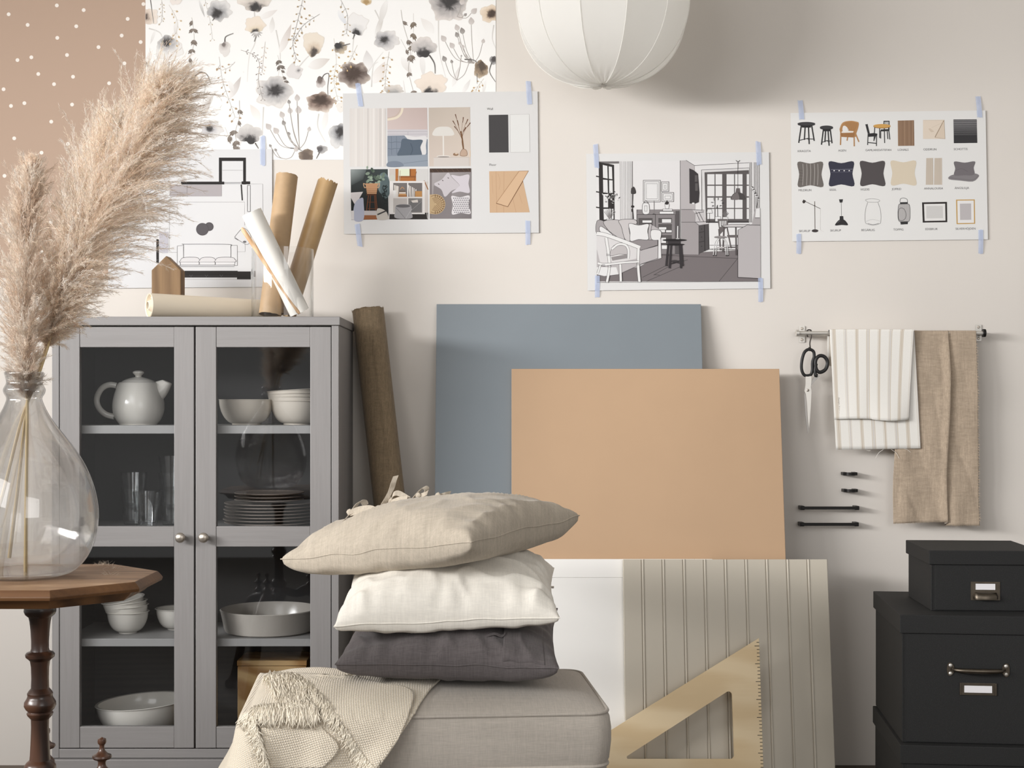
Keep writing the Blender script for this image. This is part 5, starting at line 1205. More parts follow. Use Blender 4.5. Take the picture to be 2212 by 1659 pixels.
# ---- blue masking tape
def tape_mat():
    m = bpy.data.materials.new('blue_masking_tape'); m.use_nodes = True; t = m.node_tree; b = t.nodes['Principled BSDF']
    b.inputs['Base Color'].default_value = S(186, 199, 228); b.inputs['Roughness'].default_value = .55
    tr = t.nodes.new('ShaderNodeBsdfTransparent'); mx = t.nodes.new('ShaderNodeMixShader'); mx.inputs[0].default_value = .62
    t.links.new(tr.outputs[0], mx.inputs[1]); t.links.new(b.outputs[0], mx.inputs[2]); t.links.new(mx.outputs[0], t.nodes['Material Output'].inputs[0]); return m
M['tape'] = tape_mat()
r_ = random.Random(2)
for (x0, y0), (x1, y1), w, lab in (((568, 294), (568.5, 358), 11, 'blue tape strip on the upper right corner of the floor plan sheet'),
    ((773, 180), (780, 231), 11, 'blue tape strip on the upper left corner of the mood board'), ((1141, 176), (1144, 226), 11, 'blue tape strip on the upper right corner of the mood board'), ((772, 484), (778, 533), 11, 'blue tape strip on the lower left corner of the mood board'), ((1140, 478), (1140.5, 528), 10.5, 'blue tape strip on the lower right corner of the mood board'),
    ((1286, 312), (1289, 363), 10.5, 'blue tape strip on the upper left corner of the room drawing'), ((1637, 306), (1639, 357), 11, 'blue tape strip on the upper right corner of the room drawing'), ((1290, 595), (1290, 643), 10.5, 'blue tape strip on the lower left corner of the room drawing'), ((1642, 600), (1643, 653), 10.5, 'blue tape strip on the lower right corner of the room drawing'),
    ((1728, 217), (1731, 259), 11, 'blue tape strip on the upper left corner of the product picture sheet'), ((2112, 208), (2115, 255), 11, 'blue tape strip on the upper right corner of the product picture sheet'), ((1724.5, 505), (1725, 549), 10.5, 'blue tape strip on the lower left corner of the product picture sheet'), ((2117, 497), (2118, 548), 10.5, 'blue tape strip on the lower right corner of the product picture sheet')):
    n = 4; h = w / 2
    j = [r_.uniform(-1.6, 1.6) for _ in range(5)]
    pts = [(x0 - h, y0 + j[0]), (x0 - h * .3, y0 + j[1]), (x0 + h * .4, y0 + j[2]), (x0 + h, y0 + j[3]), (x1 + h, y1 - j[0]), (x1 + h * .2, y1 - j[2]), (x1 - h * .5, y1 + j[4]), (x1 - h, y1 - j[1])]
    up = 'upper' in lab; yo = [(0, .0026), (.42, .0058), (.56, .0066), (1, .0068)] if up else [(0, .0068), (.44, .0066), (.58, .0058), (1, .0026)]
    m = MB(); rows = []
    for t, off in yo:
        cxp, cyp = x0 + (x1 - x0) * t, y0 + (y1 - y0) * t
        for q in range(5):
            e = j[q] * .9 if t in (0, 1) else 0
            v = P(cxp - h + w * q / 4, cyp + (e if t == 0 else -e), WALL); m.v.append(Vector((v.x, WALL - off, v.z)))
    m.f = [(a * 5 + b, a * 5 + b + 1, a * 5 + 6 + b, a * 5 + 5 + b) for a in range(3) for b in range(4)]
    o = m.build('masking_tape', M['tape'], smooth=False); tag(o, lab, 'tape', 'blue masking tape strips on the wall')

# ---------------------------------------------------------------- rail, cloths, scissors, handles
RD = 4.356
M['black_metal'] = plain('black_metal', (34, 32, 31), .4, .6, var=.05)
M['dark_hook'] = plain('dark_steel_hook', (70, 66, 62), .4, .9)
M['black_grip'] = plain('black_plastic_grip', (30, 29, 29), .45, 0, .4)
rz = ZC + (HY - 719.5) * RD / FPX
rail = thing('wall_rail', 'short steel wall rail holding scissors and two cloths', 'rail', ((T(1722, RD) + T(2126, RD)) / 2, RD, rz))
MB().tube([(T(1724, RD), RD, rz), (T(2125, RD), RD, rz)], .0062, 20).build('rail_bar', M['steel'], rail)
for px, s in ((1732, -1), (2113, 1)):
    x = T(px, WALL); zc_ = ZC + (HY - (722 if s < 0 else 719)) * WALL / FPX
    vs, fs = shape_mesh([round_poly([(-.009, -.0255), (.009, -.0255), (.009, .0255), (-.009, .0255)], .003)], .0012)
    b = MB().add([(x + v.x, WALL - .0024 - v.z, zc_ + v.y) for v in vs], fs).build('bracket_plate', M['steel'], rail, smooth=False)
    for dz in (-.0175, .0175):
        MB().lathe([(.0001, .003), (.003, .0028), (.0042, .0015), (.0045, 0)], x, WALL - .0034, 16, zc_ + dz, Matrix.Rotation(pi / 2, 3, 'X')).build('screw', M['nickel'], b)
    xe = T(1723 if s < 0 else 2125, RD); w_ = .0035
    c = MB().tube([(xe - w_ * s, RD, rz), (xe + .0045 * s, RD, rz)], .0125 if s > 0 else .0105, 24)
    c.box(xe - .005 * s if s > 0 else xe, xe + .0035 if s > 0 else xe + .004, RD, WALL - .003, rz - .006, rz + .006)
    c.build('rail_end_holder', M['steel'] if s < 0 else M['black_metal'], rail, angle=40)
# s-hook
hx = T(1748, RD)
hk = spline([(-.004, 0, -.012), (-.0085, 0, 0), (-.006, 0, .0075), (0, 0, .0098), (.006, 0, .0065), (.006, 0, -.01), (.002, 0, -.03), (.0025, -.004, -.047), (0, -.010, -.054), (-.003, -.013, -.050), (-.003, -.014, -.043)], 5)
tag(MB().tube([(hx + a, RD + b, rz + c) for a, b, c in hk], .0021, 10).build('wall_hook', M['dark_hook']), 'small dark s-shaped hook hanging on the rail', 'hook')
# scissors, coordinates of a 1732 px view of x 1690..2212, y 680..1180
kz = .3014
SD = RD - .014
def sp_(x, y, d=SD): return P(1690 + x * kz, 680 + y * kz, d)
sc = thing('scissors', 'black handled steel scissors hanging point down from the hook', 'scissors', sp_(185, 540))
l1 = spline([(190, 248), (158, 270), (140, 330), (138, 390), (158, 432), (200, 432), (214, 400), (216, 340), (228, 300), (222, 262)], 6, True)
MB().tube([sp_(x, y) for x, y in l1], .0043, 12, True, 1.1).build('handle_loop', M['black_grip'], sc)
l2 = spline([(238, 330), (262, 296), (300, 300), (324, 340), (310, 390), (270, 412), (243, 390)], 6, True)
m = MB().tube([sp_(x, y, SD - .004) for x, y in l2], .0050, 12, True, 1.1); m.tube([sp_(x, y, SD - .004) for x, y in spline([(243, 350), (234, 395), (238, 430), (252, 436)], 5)], [.005] * 10 + [.0055] * 6, 10)
m.build('handle_loop', M['black_grip'], sc)
def blade(pts, d, th=.0014):
    vs, fs = shape_mesh([[(x, -y) for x, y in pts]], th)
    return MB().add([sp_(v.x, -v.y, d) + Vector((0, -v.z, 0)) for v in vs], fs)
blade([(166, 436), (207, 440), (208, 470), (203, 520), (208, 545), (204, 640), (196, 760), (190, 812), (184, 770), (176, 640), (168, 570), (158, 548), (166, 500)], SD - .002).build('blade', M['steel'], sc, smooth=False)
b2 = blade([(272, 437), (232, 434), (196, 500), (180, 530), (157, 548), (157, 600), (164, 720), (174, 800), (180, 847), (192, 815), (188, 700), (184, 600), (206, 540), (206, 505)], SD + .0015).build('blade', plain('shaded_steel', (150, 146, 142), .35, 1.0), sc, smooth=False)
MB().lathe([(.0001, .0035), (.0025, .0032), (.004, .0018), (.0042, 0)], sp_(181, 541).x, SD - .0034, 18, sp_(181, 541).z, Matrix.Rotation(pi / 2, 3, 'X')).build('pivot_screw', M['nickel'], sc)

# striped cloth over the rail
M['stripe'] = vcol('striped_cotton', .9, .15, 0, .06)
TANS, GRS, WHS = (206, 194, 178), (212, 206, 200), (238, 235, 229)
def stripe(u):
    t = (u * 7.35 + .10) % 1.0; odd = int(u * 7.35 + .10) % 2
    for c, h, col in ((.30, .022, TANS), (.42, .06, GRS if odd else TANS), (.54, .022, TANS)):
        if abs(t - c) < h: return col
    return WHS
def lerp(a, b, t): return a + (b - a) * t
NU, NV = 240, 64
zf, zb = ZC + (HY - 906) * RD / FPX, ZC + (HY - 971) * RD / FPX
ztop = rz + .0105
def front_d(q, z):
    """distance of the front flap of the striped cloth"""
    t = min(1, max(0, (ztop - z) / (ztop - zf))); w = t ** 3
    return RD - .0265 - .006 * w * sin(q * pi) - .010 * w * max(0, sin((q - .45) / .55 * pi)) + .002 * sin(q * 9 + 2 * t) * t - .002 * w
vs = []; cs = []
for j in range(NV + 1):
    v = j / NV
    for i in range(NU + 1):
        q = i / NU
        hem = .0025 * sin(q * 5) if q < .5 else -.004 * sin((q - .5) * 2 * pi)
        if v < .46:
            z = lerp(zf + hem, ztop - .003, v / .46); t = (ztop - z) / (ztop - zf); x = lerp(lerp(1789, 1798, t), lerp(1969, 1957, t), q); d = front_d(q, z)
        elif v < .54:
            a = (v - .46) / .08 * pi; z = ztop - .003 + .003 * sin(a); d = RD - .0265 + .0035 * (1 - cos(a)); x = lerp(1789, 1970, q)
        else:
            z = lerp(ztop - .003, zb + .004 * q, (v - .54) / .46); t = (ztop - z) / (ztop - zb); x = lerp(lerp(1789, 1803, t), lerp(1971, 1985, t), q); d = RD - .0195 + .001 * sin(q * 7 + 1) * t
        vs.append((T(x, RD), d, z)); cs.append(S(stripe(q)))
W = NU + 1
m = MB(); m.add(vs, [(j * W + i, j * W + i + 1, (j + 1) * W + i + 1, (j + 1) * W + i) for j in range(NV) for i in range(NU)])
k0 = len(m.v)
for d_, z_ in ((RD - .0225, ztop - .001), (RD - .010, ztop - .0005), (RD, ztop), (RD + .0105, rz + .004), (RD + .012, rz - .03), (RD + .012, rz - .10)):
    for i in range(NU + 1): m.v.append(Vector((T(lerp(1789, 1970, i / NU), RD), d_, z_))); cs.append(S(stripe(i / NU)))
m.f += [(k0 + j * W + i, k0 + j * W + i + 1, k0 + (j + 1) * W + i + 1, k0 + (j + 1) * W + i) for j in range(5) for i in range(NU)]
m.c = cs
st = m.build('striped_fabric', M['stripe'], None, angle=180); st.modifiers.new('thickness', 'SOLIDIFY').thickness = .0009
tag(st, 'white cotton fabric with fine beige stripes hanging on the rail', 'fabric')
m = MB()
for a in ([(725, 965), (690, 990), (668, 1028)], [(780, 965), (815, 990), (838, 1030)], [(870, 958), (900, 970), (918, 985)], [(600, 968), (620, 974), (632, 972)]):
    m.tube([sp_(x, y, RD - .0195) for x, y in spline(a, 5)], .0005, 5)
m.build('loose_thread', M['white_paper'], st)
m = MB(); vs_, fs_ = text_mesh('Design: IKEA of S', .0078); o_ = sp_(396, 592, RD - .0235)
m.add([(o_.x + v.y + (v.x * .08), front_d(.03, o_.z - v.x) - .0011, o_.z - v.x) for v in vs_], fs_); m.build('selvedge_print', plain('pale_print_ink', (176, 166, 156), .8), st, smooth=False)

# brown linen hanging behind it
M['linen'] = fabric('natural_linen_cloth', (182, 164, 144), 800, .13, .16, .6)
vs = []; NU, NV = 120, 110; zt_, zbm = rz, ZC + (HY - 1130) * RD / FPX
for j in range(NV + 1):
    v = j / NV
    for i in range(NU + 1):
        q = i / NU; fold = .655
        zb_ = zbm + (.006 * q / fold if q < fold else -.006)
        lf, r = rz - zb_, .0085
        L = lf + pi * r + lf * .5; s = v * L
        if s < lf: z = zb_ + s; d = RD - r; t = 1 - s / lf
        elif s < lf + pi * r: a = (s - lf) / r; z = rz + r * sin(a); d = RD - r * cos(a); t = 0
        else: z = rz - (s - lf - pi * r); d = RD + r + .004; t = 0
        xl = lerp(1942, 1927, min(1, t * 1.3)); xf = lerp(2047, 2046, t) + 4 * sin(t * 6); xr = lerp(2107, 2112, t)
        x = lerp(xl, xf, q / fold) if q < fold else lerp(xf - 7 * t, xr, (q - fold) / (1 - fold))
        if s < lf:
            amp = min(1, t * 4)
            d += -.005 * t - (.0075 * exp(-((q - fold + .02) / .05) ** 2) if q < fold else -.007 * exp(-((q - fold) / .08) ** 2)) * (.35 + .65 * amp)
            nz = noise.noise(Vector((q * 4.2 + t * 1.6, t * 3.2 - q * 1.4, 3.3))); n2 = noise.noise(Vector((q * 5 - t * 3, t * 2.4, 7.7)))
            d += amp * (.008 * nz + .0035 * (1 - abs(n2)) ** 3 - .004 - .006 * max(0, sin((q * 2.2 - t * 1.3) * 3.1)) * (1 if q > fold else .3))
        vs.append((T(x, RD), min(max(d, RD - .05), WALL - .004), z))
W = NU + 1
m = MB().add(vs, [(j * W + i, j * W + i + 1, (j + 1) * W + i + 1, (j + 1) * W + i) for j in range(NV) for i in range(NU)])
li = m.build('linen_fabric', M['linen'], None, angle=180); li.modifiers.new('thickness', 'SOLIDIFY').thickness = .0009
tag(li, 'long natural brown linen fabric hanging at the right end of the rail', 'fabric')
m = MB(); r_ = random.Random(6)
for kq in range(420):
    j = r_.randrange(2, int(NV * .62)); b = Vector(vs[j * W + NU]); L_ = r_.uniform(.002, .007)
    e = b + Vector((L_, r_.uniform(-.003, .003), r_.uniform(-.006, .004))); m.add([b + Vector((-.001, 0, .0006)), b + Vector((-.001, 0, -.0006)), e], [(0, 1, 2)])
for kq in range(160):
    i = r_.randrange(0, NU); b = Vector(vs[i]); e = b + Vector((r_.uniform(-.002, .002), r_.uniform(-.002, .002), -r_.uniform(.001, .004))); m.add([b + Vector((-.0006, 0, .001)), b + Vector((.0006, 0, .001)), e], [(0, 1, 2)])
fr = m.build('frayed_edge', M['linen'], li, smooth=False); fr['kind'] = 'stuff'

# four black handles on the wall
def pull(px0, px1, py, label, r, bow):
    x0, x1 = T(px0, WALL), T(px1, WALL); z = ZC + (HY - py) * WALL / FPX; so_ = .034
    root = thing('drawer_handle', label, 'handle', ((x0 + x1) / 2, WALL - so_ / 2, z), 'black drawer handles on the wall')
    if bow:
        pts = spline([(x0 + .004, WALL - so_ + .006), (lerp(x0, x1, .25), WALL - so_ - .003), (lerp(x0, x1, .5), WALL - so_ - .007), (lerp(x0, x1, .75), WALL - so_ - .003), (x1 - .004, WALL - so_ + .006)], 6)
        m = MB(); vv = []
        for a, b in pts: vv += [(a, b - .003, z - r), (a, b + .003, z - r), (a, b + .003, z + r), (a, b - .003, z + r)]
        n = len(pts); m.add(vv, [(i * 4 + k, i * 4 + (k + 1) % 4, i * 4 + 4 + (k + 1) % 4, i * 4 + 4 + k) for i in range(n - 1) for k in range(4)] + [(3, 2, 1, 0), (n * 4 - 4, n * 4 - 3, n * 4 - 2, n * 4 - 1)])
        m.build('grip', M['black_metal'], root)
    else: MB().box(x0 + .003, x1 - .003, WALL - so_ - .005, WALL - so_ + .004, z - r * .75, z + r * .75).build('grip', M['black_metal'], root, smooth=False, bevel=.0012)
    for a in (x0, x1 - .013):
        MB().box(a, a + .013, WALL - so_ - (.004 if not bow else -.002), WALL - .001, z - r, z + r).build('post', M['black_metal'], root, smooth=False, bevel=.0014)
pull(1816, 1847, 1022.5, 'upper short black bow handle on the wall', .0048, True)
pull(1817, 1848, 1058.5, 'lower short black bow handle on the wall', .0048, True)
pull(1724, 1850, 1095.5, 'upper long black bar handle on the wall', .0060, False)
pull(1723, 1849, 1130.5, 'lower long black bar handle on the wall', .0060, False)

# ---------------------------------------------------------------- pendant lamp
LDp = 4.10; lu = LDp / FPX
lx, lz = T(1301.5, LDp), ZC + (HY - 8) * lu
lamp = thing('pendant_lamp', 'white fabric globe pendant lamp hanging at the top', 'lamp', (lx, LDp, lz))
def shade_fabric():
    t = NT('white_lamp_fabric').setup(.8, 0, .2); c = S(246, 245, 242)
    t.b.inputs['Base Color'].default_value = c; tl = t.node('ShaderNodeBsdfTranslucent'); tl.inputs[0].default_value = c
    mx = t.node('ShaderNodeMixShader'); mx.inputs[0].default_value = .6
    t.link(t.b.outputs[0], mx.inputs[1]); t.link(tl.outputs[0], mx.inputs[2]); t.link(mx.outputs[0], t.n['Material Output'].inputs[0]); return t.m
M['shade'] = shade_fabric()
NR = 12; ang0 = radians(12 - 90); seg = 384; nv = 70; vs = []
RA, RB = 190 * lu, 178 * lu
def ribrad(a, t):
    f = ((a - ang0) / (2 * pi / NR)) % 1.0; h = pi / NR
    flat = cos(h) / cos((f - .5) * 2 * h)
    sag = 1 - .018 * sin(pi * f)
    return flat, sag, f
for j in range(nv + 1):
    t = j / nv; th = -pi / 2 + pi * t           # bottom to top
    base = abs(cos(th)) ** .86; zz = RB * (abs(sin(th)) ** 1.0) * (1 if th > 0 else -1)
    for k in range(seg):
        a = 2 * pi * k / seg; fl, sg, f = ribrad(a, t)
        near = max(0, 1 - base / .55)
        pl = near * (.030 * sin(f * 2 * pi * 3.0 + sin(a * 5)) + .022 * sin(f * 2 * pi * 5 + 2 * sin(a * 3) + 1.3) ) * (base + .04)
        r = RA * (max(base, .03) * fl * sg) + RA * pl * .55 * (1 if th < 0 else 0)
        vs.append((lx + r * cos(a), LDp + r * sin(a), lz + zz + RA * (.028 * near * abs(sin(f * pi * 3)) if th < 0 else 0)))
MB().add(vs, [(j * seg + k, j * seg + (k + 1) % seg, (j + 1) * seg + (k + 1) % seg, (j + 1) * seg + k) for j in range(nv) for k in range(seg)]).build('lamp_shade', M['shade'], lamp, angle=60)
for q in range(NR):
    a = ang0 + q * 2 * pi / NR; pts = []
    for j in range(2, 59):
        th = -pi / 2 + pi * j / 60; base = abs(cos(th)) ** .86; rr = RA * base + .0012
        pts.append((lx + rr * cos(a), LDp + rr * sin(a), lz + RB * sin(th)))
    MB().tube(pts, .0013, 6).build('rib', M['shade'], lamp)
MB().tube([(lx, LDp, lz + RB - .005), (lx, LDp, 2.795)], .003, 8).build('cord', M['white_paper'], lamp)
MB().lathe([(.0001, -.03), (.02, -.03), (.045, -.004), (.045, 0), (.0001, 0)], lx, LDp, 28, 2.80).build('ceiling_cup', M['white_paper'], lamp)
gz = lz - RB
MB().lathe([(.0001, -.0015), (.012, -.0015), (.014, .002), (.012, .005), (.0001, .005)], lx, LDp, 24, gz + .002).build('gathered_end', M['shade'], lamp)

# ---------------------------------------------------------------- ottoman
M['ottoman'] = fabric('greige_upholstery', (183, 175, 165), 650, .08, .08, .4, bdist=.0005)
OC = Vector((-.200, 3.33, 0)); ORZ = radians(5); OW, OD = .393, .25; ZP = .4416; ZL = .3255
ott = thing('ottoman', 'greige upholstered ottoman with piped edges under the cushions', 'ottoman', OC, rot=(0, 0, ORZ))
def rrect(a, b, r, n=8, m=10):
    pts = []
    for cx, cy, s in ((a - r, -b + r, -90), (a - r, b - r, 0), (-a + r, b - r, 90), (-a + r, -b + r, 180)):
        for k in range(n + 1):
            q = radians(s + 90 * k / n); pts.append((cx + r * cos(q), cy + r * sin(q)))
    out = []
    for i, p in enumerate(pts):
        q = pts[(i + 1) % len(pts)]; L = sqrt((q[0] - p[0]) ** 2 + (q[1] - p[1]) ** 2); k = max(1, int(L / .03))
        for j in range(k): out.append((p[0] + (q[0] - p[0]) * j / k, p[1] + (q[1] - p[1]) * j / k))
    return out
per = rrect(OW, OD, .045); NP = len(per)
def crown(x, y):
    u_, v_ = min(1, abs(x) / OW), min(1, abs(y) / OD)
    return ZP + .040 * ((1 - u_ ** 4.5) * (1 - v_ ** 3.2)) ** .8
vs = []; rows = 14
for j in range(rows + 1):
    s = 1 - (1 - j / rows) ** 1.6 if j < rows else 1.0
    s = j / rows
    for x, y in per:
        xx, yy = x * s, y * s; vs.append((xx, yy, crown(xx, yy) if j < rows else ZP))
# refine towards the edge
vs = []; ss = [0, .2, .4, .55, .68, .78, .85, .9, .94, .97, .985, 1.0]
for s in ss:
    for x, y in per: vs.append((x * s, y * s, crown(x * s, y * s) if s < 1 else ZP))
m = MB().add(vs, [(j * NP + k, j * NP + (k + 1) % NP, (j + 1) * NP + (k + 1) % NP, (j + 1) * NP + k) for j in range(len(ss) - 1) for k in range(NP)])
zs = [(ZP, 0), (ZP - .012, .006), (ZP - .035, .009), (ZP - .065, .009), (ZL + .012, .005), (ZL, .0)]
vs = []
for z, o in zs:
    for x, y in per: n_ = Vector((x, y)).normalized(); vs.append((x * (1 + o / OW), y * (1 + o / OD), z))
m.add(vs, [(j * NP + k, j * NP + (k + 1) % NP, (j + 1) * NP + (k + 1) % NP, (j + 1) * NP + k) for j in range(len(zs) - 1) for k in range(NP)])
m.build('seat', M['ottoman'], ott, local=True, angle=50)
m = MB(); vs = []
for z, s in ((ZL, 1), (.08, 1), (.075, .99), (.075, .01)):
    for x, y in per: vs.append((x * s, y * s, z))
m.add(vs, [(j * NP + k, j * NP + (k + 1) % NP, (j + 1) * NP + (k + 1) % NP, (j + 1) * NP + k) for j in range(3) for k in range(NP)])
m.build('base', M['ottoman'], ott, local=True, angle=40)
for z in (ZP, ZL): MB().tube([(x * 1.004, y * 1.006, z) for x, y in per], .0042, 8, True).build('piping', M['ottoman'], ott, local=True)
for sx_ in (-1, 1):
    up = [(sx_ * (OW - .004) * 1.0, -OD + .02 + .46 * t, 0) for t in [0]]
    for sy in (-1, 1):
        MB().lathe([(.0001, 0), (.016, 0), (.022, .075), (.0001, .075)], sx_ * (OW - .07), sy * (OD - .07), 20).build('leg', M['black_grip'], ott, local=True)
ROT = Matrix.Rotation(ORZ, 3, 'Z')
def ow(x, y, z): return OC + ROT @ Vector((x, y, z))

# ---------------------------------------------------------------- cushions
def pillow(name, label, mat, C, U, V, Tu, Td, seed, pinch=.055, wr=1.0, e=.52, fold=()):
    C, U, V = Vector(C), Vector(U), Vector(V); Nn = U.cross(V).normalized()
    if Nn.z < 0: Nn = -Nn
    root = thing(name, label, 'cushion', C - Nn * Td)
    def pt(u, v, side, off=0):
        x = u * (1 - pinch * (1 - v * v) * abs(u) ** 3); y = v * (1 - pinch * (1 - u * u) * abs(v) ** 3)
        f = max(0, (1 - abs(u) ** 2.3) * (1 - abs(v) ** 2.3)) ** e
        h = (Tu if side > 0 else Td) * f
        if side < 0: h = Td * max(0, (1 - abs(u) ** 2.4) * (1 - abs(v) ** 2.6)) ** .25
        eu, ev = exp(-(1 - abs(u)) / .16), exp(-(1 - abs(v)) / .16)
        rip = wr * (.0095 * ev * (noise.noise(Vector((u * 7 + seed, v * 1.5, seed * 2.1 + side))) + .6 * sin(u * 23 + seed + sin(u * 9))) + .0095 * eu * (noise.noise(Vector((u * 1.5, v * 7 + seed, seed * 1.7 + side))) + .6 * sin(v * 21 + seed + sin(v * 8))))
        big = wr * .010 * noise.noise(Vector((u * 1.7 + seed, v * 1.7, side * 3 + seed))) + wr * .0075 * (1 - abs(noise.noise(Vector((u * 3.2 + seed * 3, v * 2.3 + u, side * 2.0))))) ** 5
        edge = min(1, f * 2.2) * (1 if side > 0 else .35)
        h += (rip + big) * edge
        sag = noise.noise(Vector((u * 2.2 * abs(v) + seed, v * 2.2 * abs(u), 5.0))) * .008 * wr * max(abs(u), abs(v)) ** 4
        return C + U * x + V * y + Nn * (side * (max(h, 0) + off) + sag)
    n = 84
    def sm(t): w = 2 * t - 1; return (w * .55 + .45 * sin(w * pi / 2)) if abs(w) < 1 else w
    m = MB(); m.grid(lambda a, b: pt(sm(a), sm(b), 1), n, n); m.grid(lambda a, b: pt(sm(a), sm(b), -1), n, n)
    body = m.build('cushion_cover', mat, root, angle=70, weld=True)
    per_ = [(sm(k / 60), -1) for k in range(60)] + [(1, sm(k / 60)) for k in range(60)] + [(sm(1 - k / 60), 1) for k in range(60)] + [(-1, sm(1 - k / 60)) for k in range(60)]
    MB().tube([pt(u, v, 1) for u, v in per_], .0016, 6, True).build('seam', mat, root)
    return root, pt, Nn
M['cu_lin'] = fabric('beige_linen_cushion_cloth', (186, 175, 159), 700, .07, .14, .5)
M['cu_white'] = fabric('off_white_linen_cushion_cloth', (234, 229, 219), 700, .05, .07, .5)
M['cu_grey'] = fabric('dark_grey_linen_cushion_cloth', (98, 92, 92), 700, .14, .14, .5)
def tri(px, py, d): return P(px, py, d)
# bottom, dark grey
A, B = tri(724, 1434, 3.165), tri(1207, 1444, 3.150); u2 = (B - A) / 2; v2 = Vector((.006, .235, .030))
g_root, g_pt, gn = pillow('throw_pillow', 'dark grey linen cushion at the bottom of the stack on the ottoman', M['cu_grey'], (A + B) / 2 + v2, u2, v2, .072, .058, 2.3)
m = MB().grid(lambda a, b: g_pt(.50 + .38 * a, -.985 + 1.5 * b, 1, .0060 * (1 - a) * min(1, b * 6)), 26, 40); m.build('overlap_flap', M['cu_grey'], g_root, angle=70, solid=.001)
def ribb(root, mat, pts, wv, th=.0014):
    p = spline(pts, 7); MB().ribbon(p, Vector(wv), th).build('tie', mat, root, angle=50)
p0 = tri(1088, 1366, 3.24)
ribb(g_root, M['cu_grey'], [tri(1020, 1369, 3.22), tri(1045, 1374, 3.215), tri(1068, 1369, 3.21), tri(1084, 1374, 3.21), tri(1092, 1368, 3.22)], (0, .008, .004))
# middle, off white
A, B = tri(721, 1353, 3.165), tri(1209, 1336, 3.17); u2 = (B - A) / 2; v2 = Vector((.0, .215, .030))
w_root, w_pt, wn = pillow('throw_pillow', 'off white linen cushion in the middle of the stack on the ottoman', M['cu_white'], (A + B) / 2 + v2, u2, v2, .108, .038, 7.1, wr=1.15, e=.45)
zp = tri(1186, 1269, 3.5); m = MB().tube([zp, zp + Vector((.008, 0, .001))], .002, 8); m.box(zp.x + .006, zp.x + .012, zp.y - .003, zp.y + .003, zp.z - .002, zp.z + .003)
m.build('zip_pull', M['nickel'], w_root)
# top, beige with tie bows
F_, L_, R_ = tri(1018, 1170, 3.10), tri(607, 1210, 3.35), tri(1252, 1117, 3.53)
u2, v2 = (L_ - F_) / 2, (R_ - F_) / 2
t_root, t_pt, tn = pillow('throw_pillow', 'large beige linen cushion with tie bows on top of the stack', M['cu_lin'], (L_ + R_) / 2, u2, v2, .100, .064, 4.6, wr=.9, e=.47)
def bow(base, items, label=None):
    """knot plus loose ribbon ends given as photograph pixels at given distances"""
    m = MB()
    for pts, wv in items:
        m.ribbon([tuple(Vector(q)) for q in spline([tuple(P(*p)) for p in pts], 7)], Vector(wv), .0015)
    b = P(*base); m.lathe([(.0001, -.008), (.0085, -.006), (.0105, 0), (.0085, .006), (.0001, .008)], b.x, b.y, 12, b.z, Matrix.Rotation(radians(50), 3, 'Y'))
    o = m.build('tie_bow', M['cu_lin'], t_root, angle=50)
    return o
bow((757, 1108, 3.41), [([(733, 1134, 3.37), (745, 1122, 3.39), (757, 1109, 3.41)], (.010, .004, .010)), ([(757, 1108, 3.41), (765, 1098, 3.41), (776, 1084, 3.42), (786, 1084, 3.43), (790, 1092, 3.43)], (.012, .012, .007)), ([(757, 1106, 3.40), (775, 1100, 3.40), (800, 1098, 3.39), (820, 1107, 3.375), (842, 1109, 3.36), (856, 1094, 3.36)], (.004, .006, .013)), ([(758, 1110, 3.4), (775, 1106, 3.395), (800, 1101, 3.39)], (.002, .004, .010))])
bow((845, 1082, 3.47), [([(829, 1088, 3.46), (836, 1076, 3.46), (846, 1056, 3.47), (850, 1042, 3.47), (855, 1028, 3.48)], (.013, .006, .003)), ([(845, 1082, 3.47), (850, 1068, 3.46), (862, 1066, 3.46), (885, 1079, 3.45)], (.003, .006, .012)), ([(845, 1084, 3.46), (862, 1078, 3.45), (880, 1076, 3.44)], (.003, .006, .010))])
bow((905, 1072, 3.52), [([(894, 1075, 3.52), (903, 1064, 3.52), (915, 1053, 3.53), (922, 1058, 3.53), (908, 1073, 3.52)], (.010, .010, .006)), ([(905, 1072, 3.52), (915, 1069, 3.51), (924, 1064, 3.51)], (.004, .004, .012))])
bow((948, 1072, 3.57), [([(948, 1072, 3.57), (960, 1068, 3.57), (973, 1065, 3.58)], (.003, .006, .010))])

# ---------------------------------------------------------------- throw blanket
def throw_mat():
    t = NT('cream_woven_throw').setup(.95, 0, .1, .2)
    uv = t.node('ShaderNodeUVMap'); mp = t.node('ShaderNodeMapping'); t.link(uv.outputs[0], mp.inputs[0])
    def wv(d, s):
        x = t.node('ShaderNodeTexWave', bands_direction=d); x.inputs['Scale'].default_value = s; x.inputs['Distortion'].default_value = .8; x.inputs['Detail'].default_value = 1; x.inputs['Detail Scale'].default_value = 3
        t.link(mp.outputs[0], x.inputs['Vector']); return x.outputs['Fac']
    a, b = wv('X', 62), wv('Y', 62); h = t.math('MULTIPLY', a, b)
    t.color(t.ramp(h, [(.0, S(216, 203, 182)), (.45, S(234, 224, 207)), (1, S(243, 236, 222))]))
    t.bump(h, .9, .0016); return t.m
M['throw'] = throw_mat()
M['fringe'] = plain('cream_fringe_yarn', (236, 227, 210), .9, 0, .1, var=.06, vscale=40)
thr = thing('throw_blanket', 'cream woven throw with fringed edges draped over the left of the ottoman', 'blanket', ow(-.36, -.2, ZP))
def uvd(o, fn):
    me = o.data; l = me.uv_layers.new(name='UVMap'); off = origin(o)
    for lp in me.loops:
        v = me.vertices[lp.vertex_index].co + off; l.data[lp.index].uv = fn(v, lp.vertex_index)
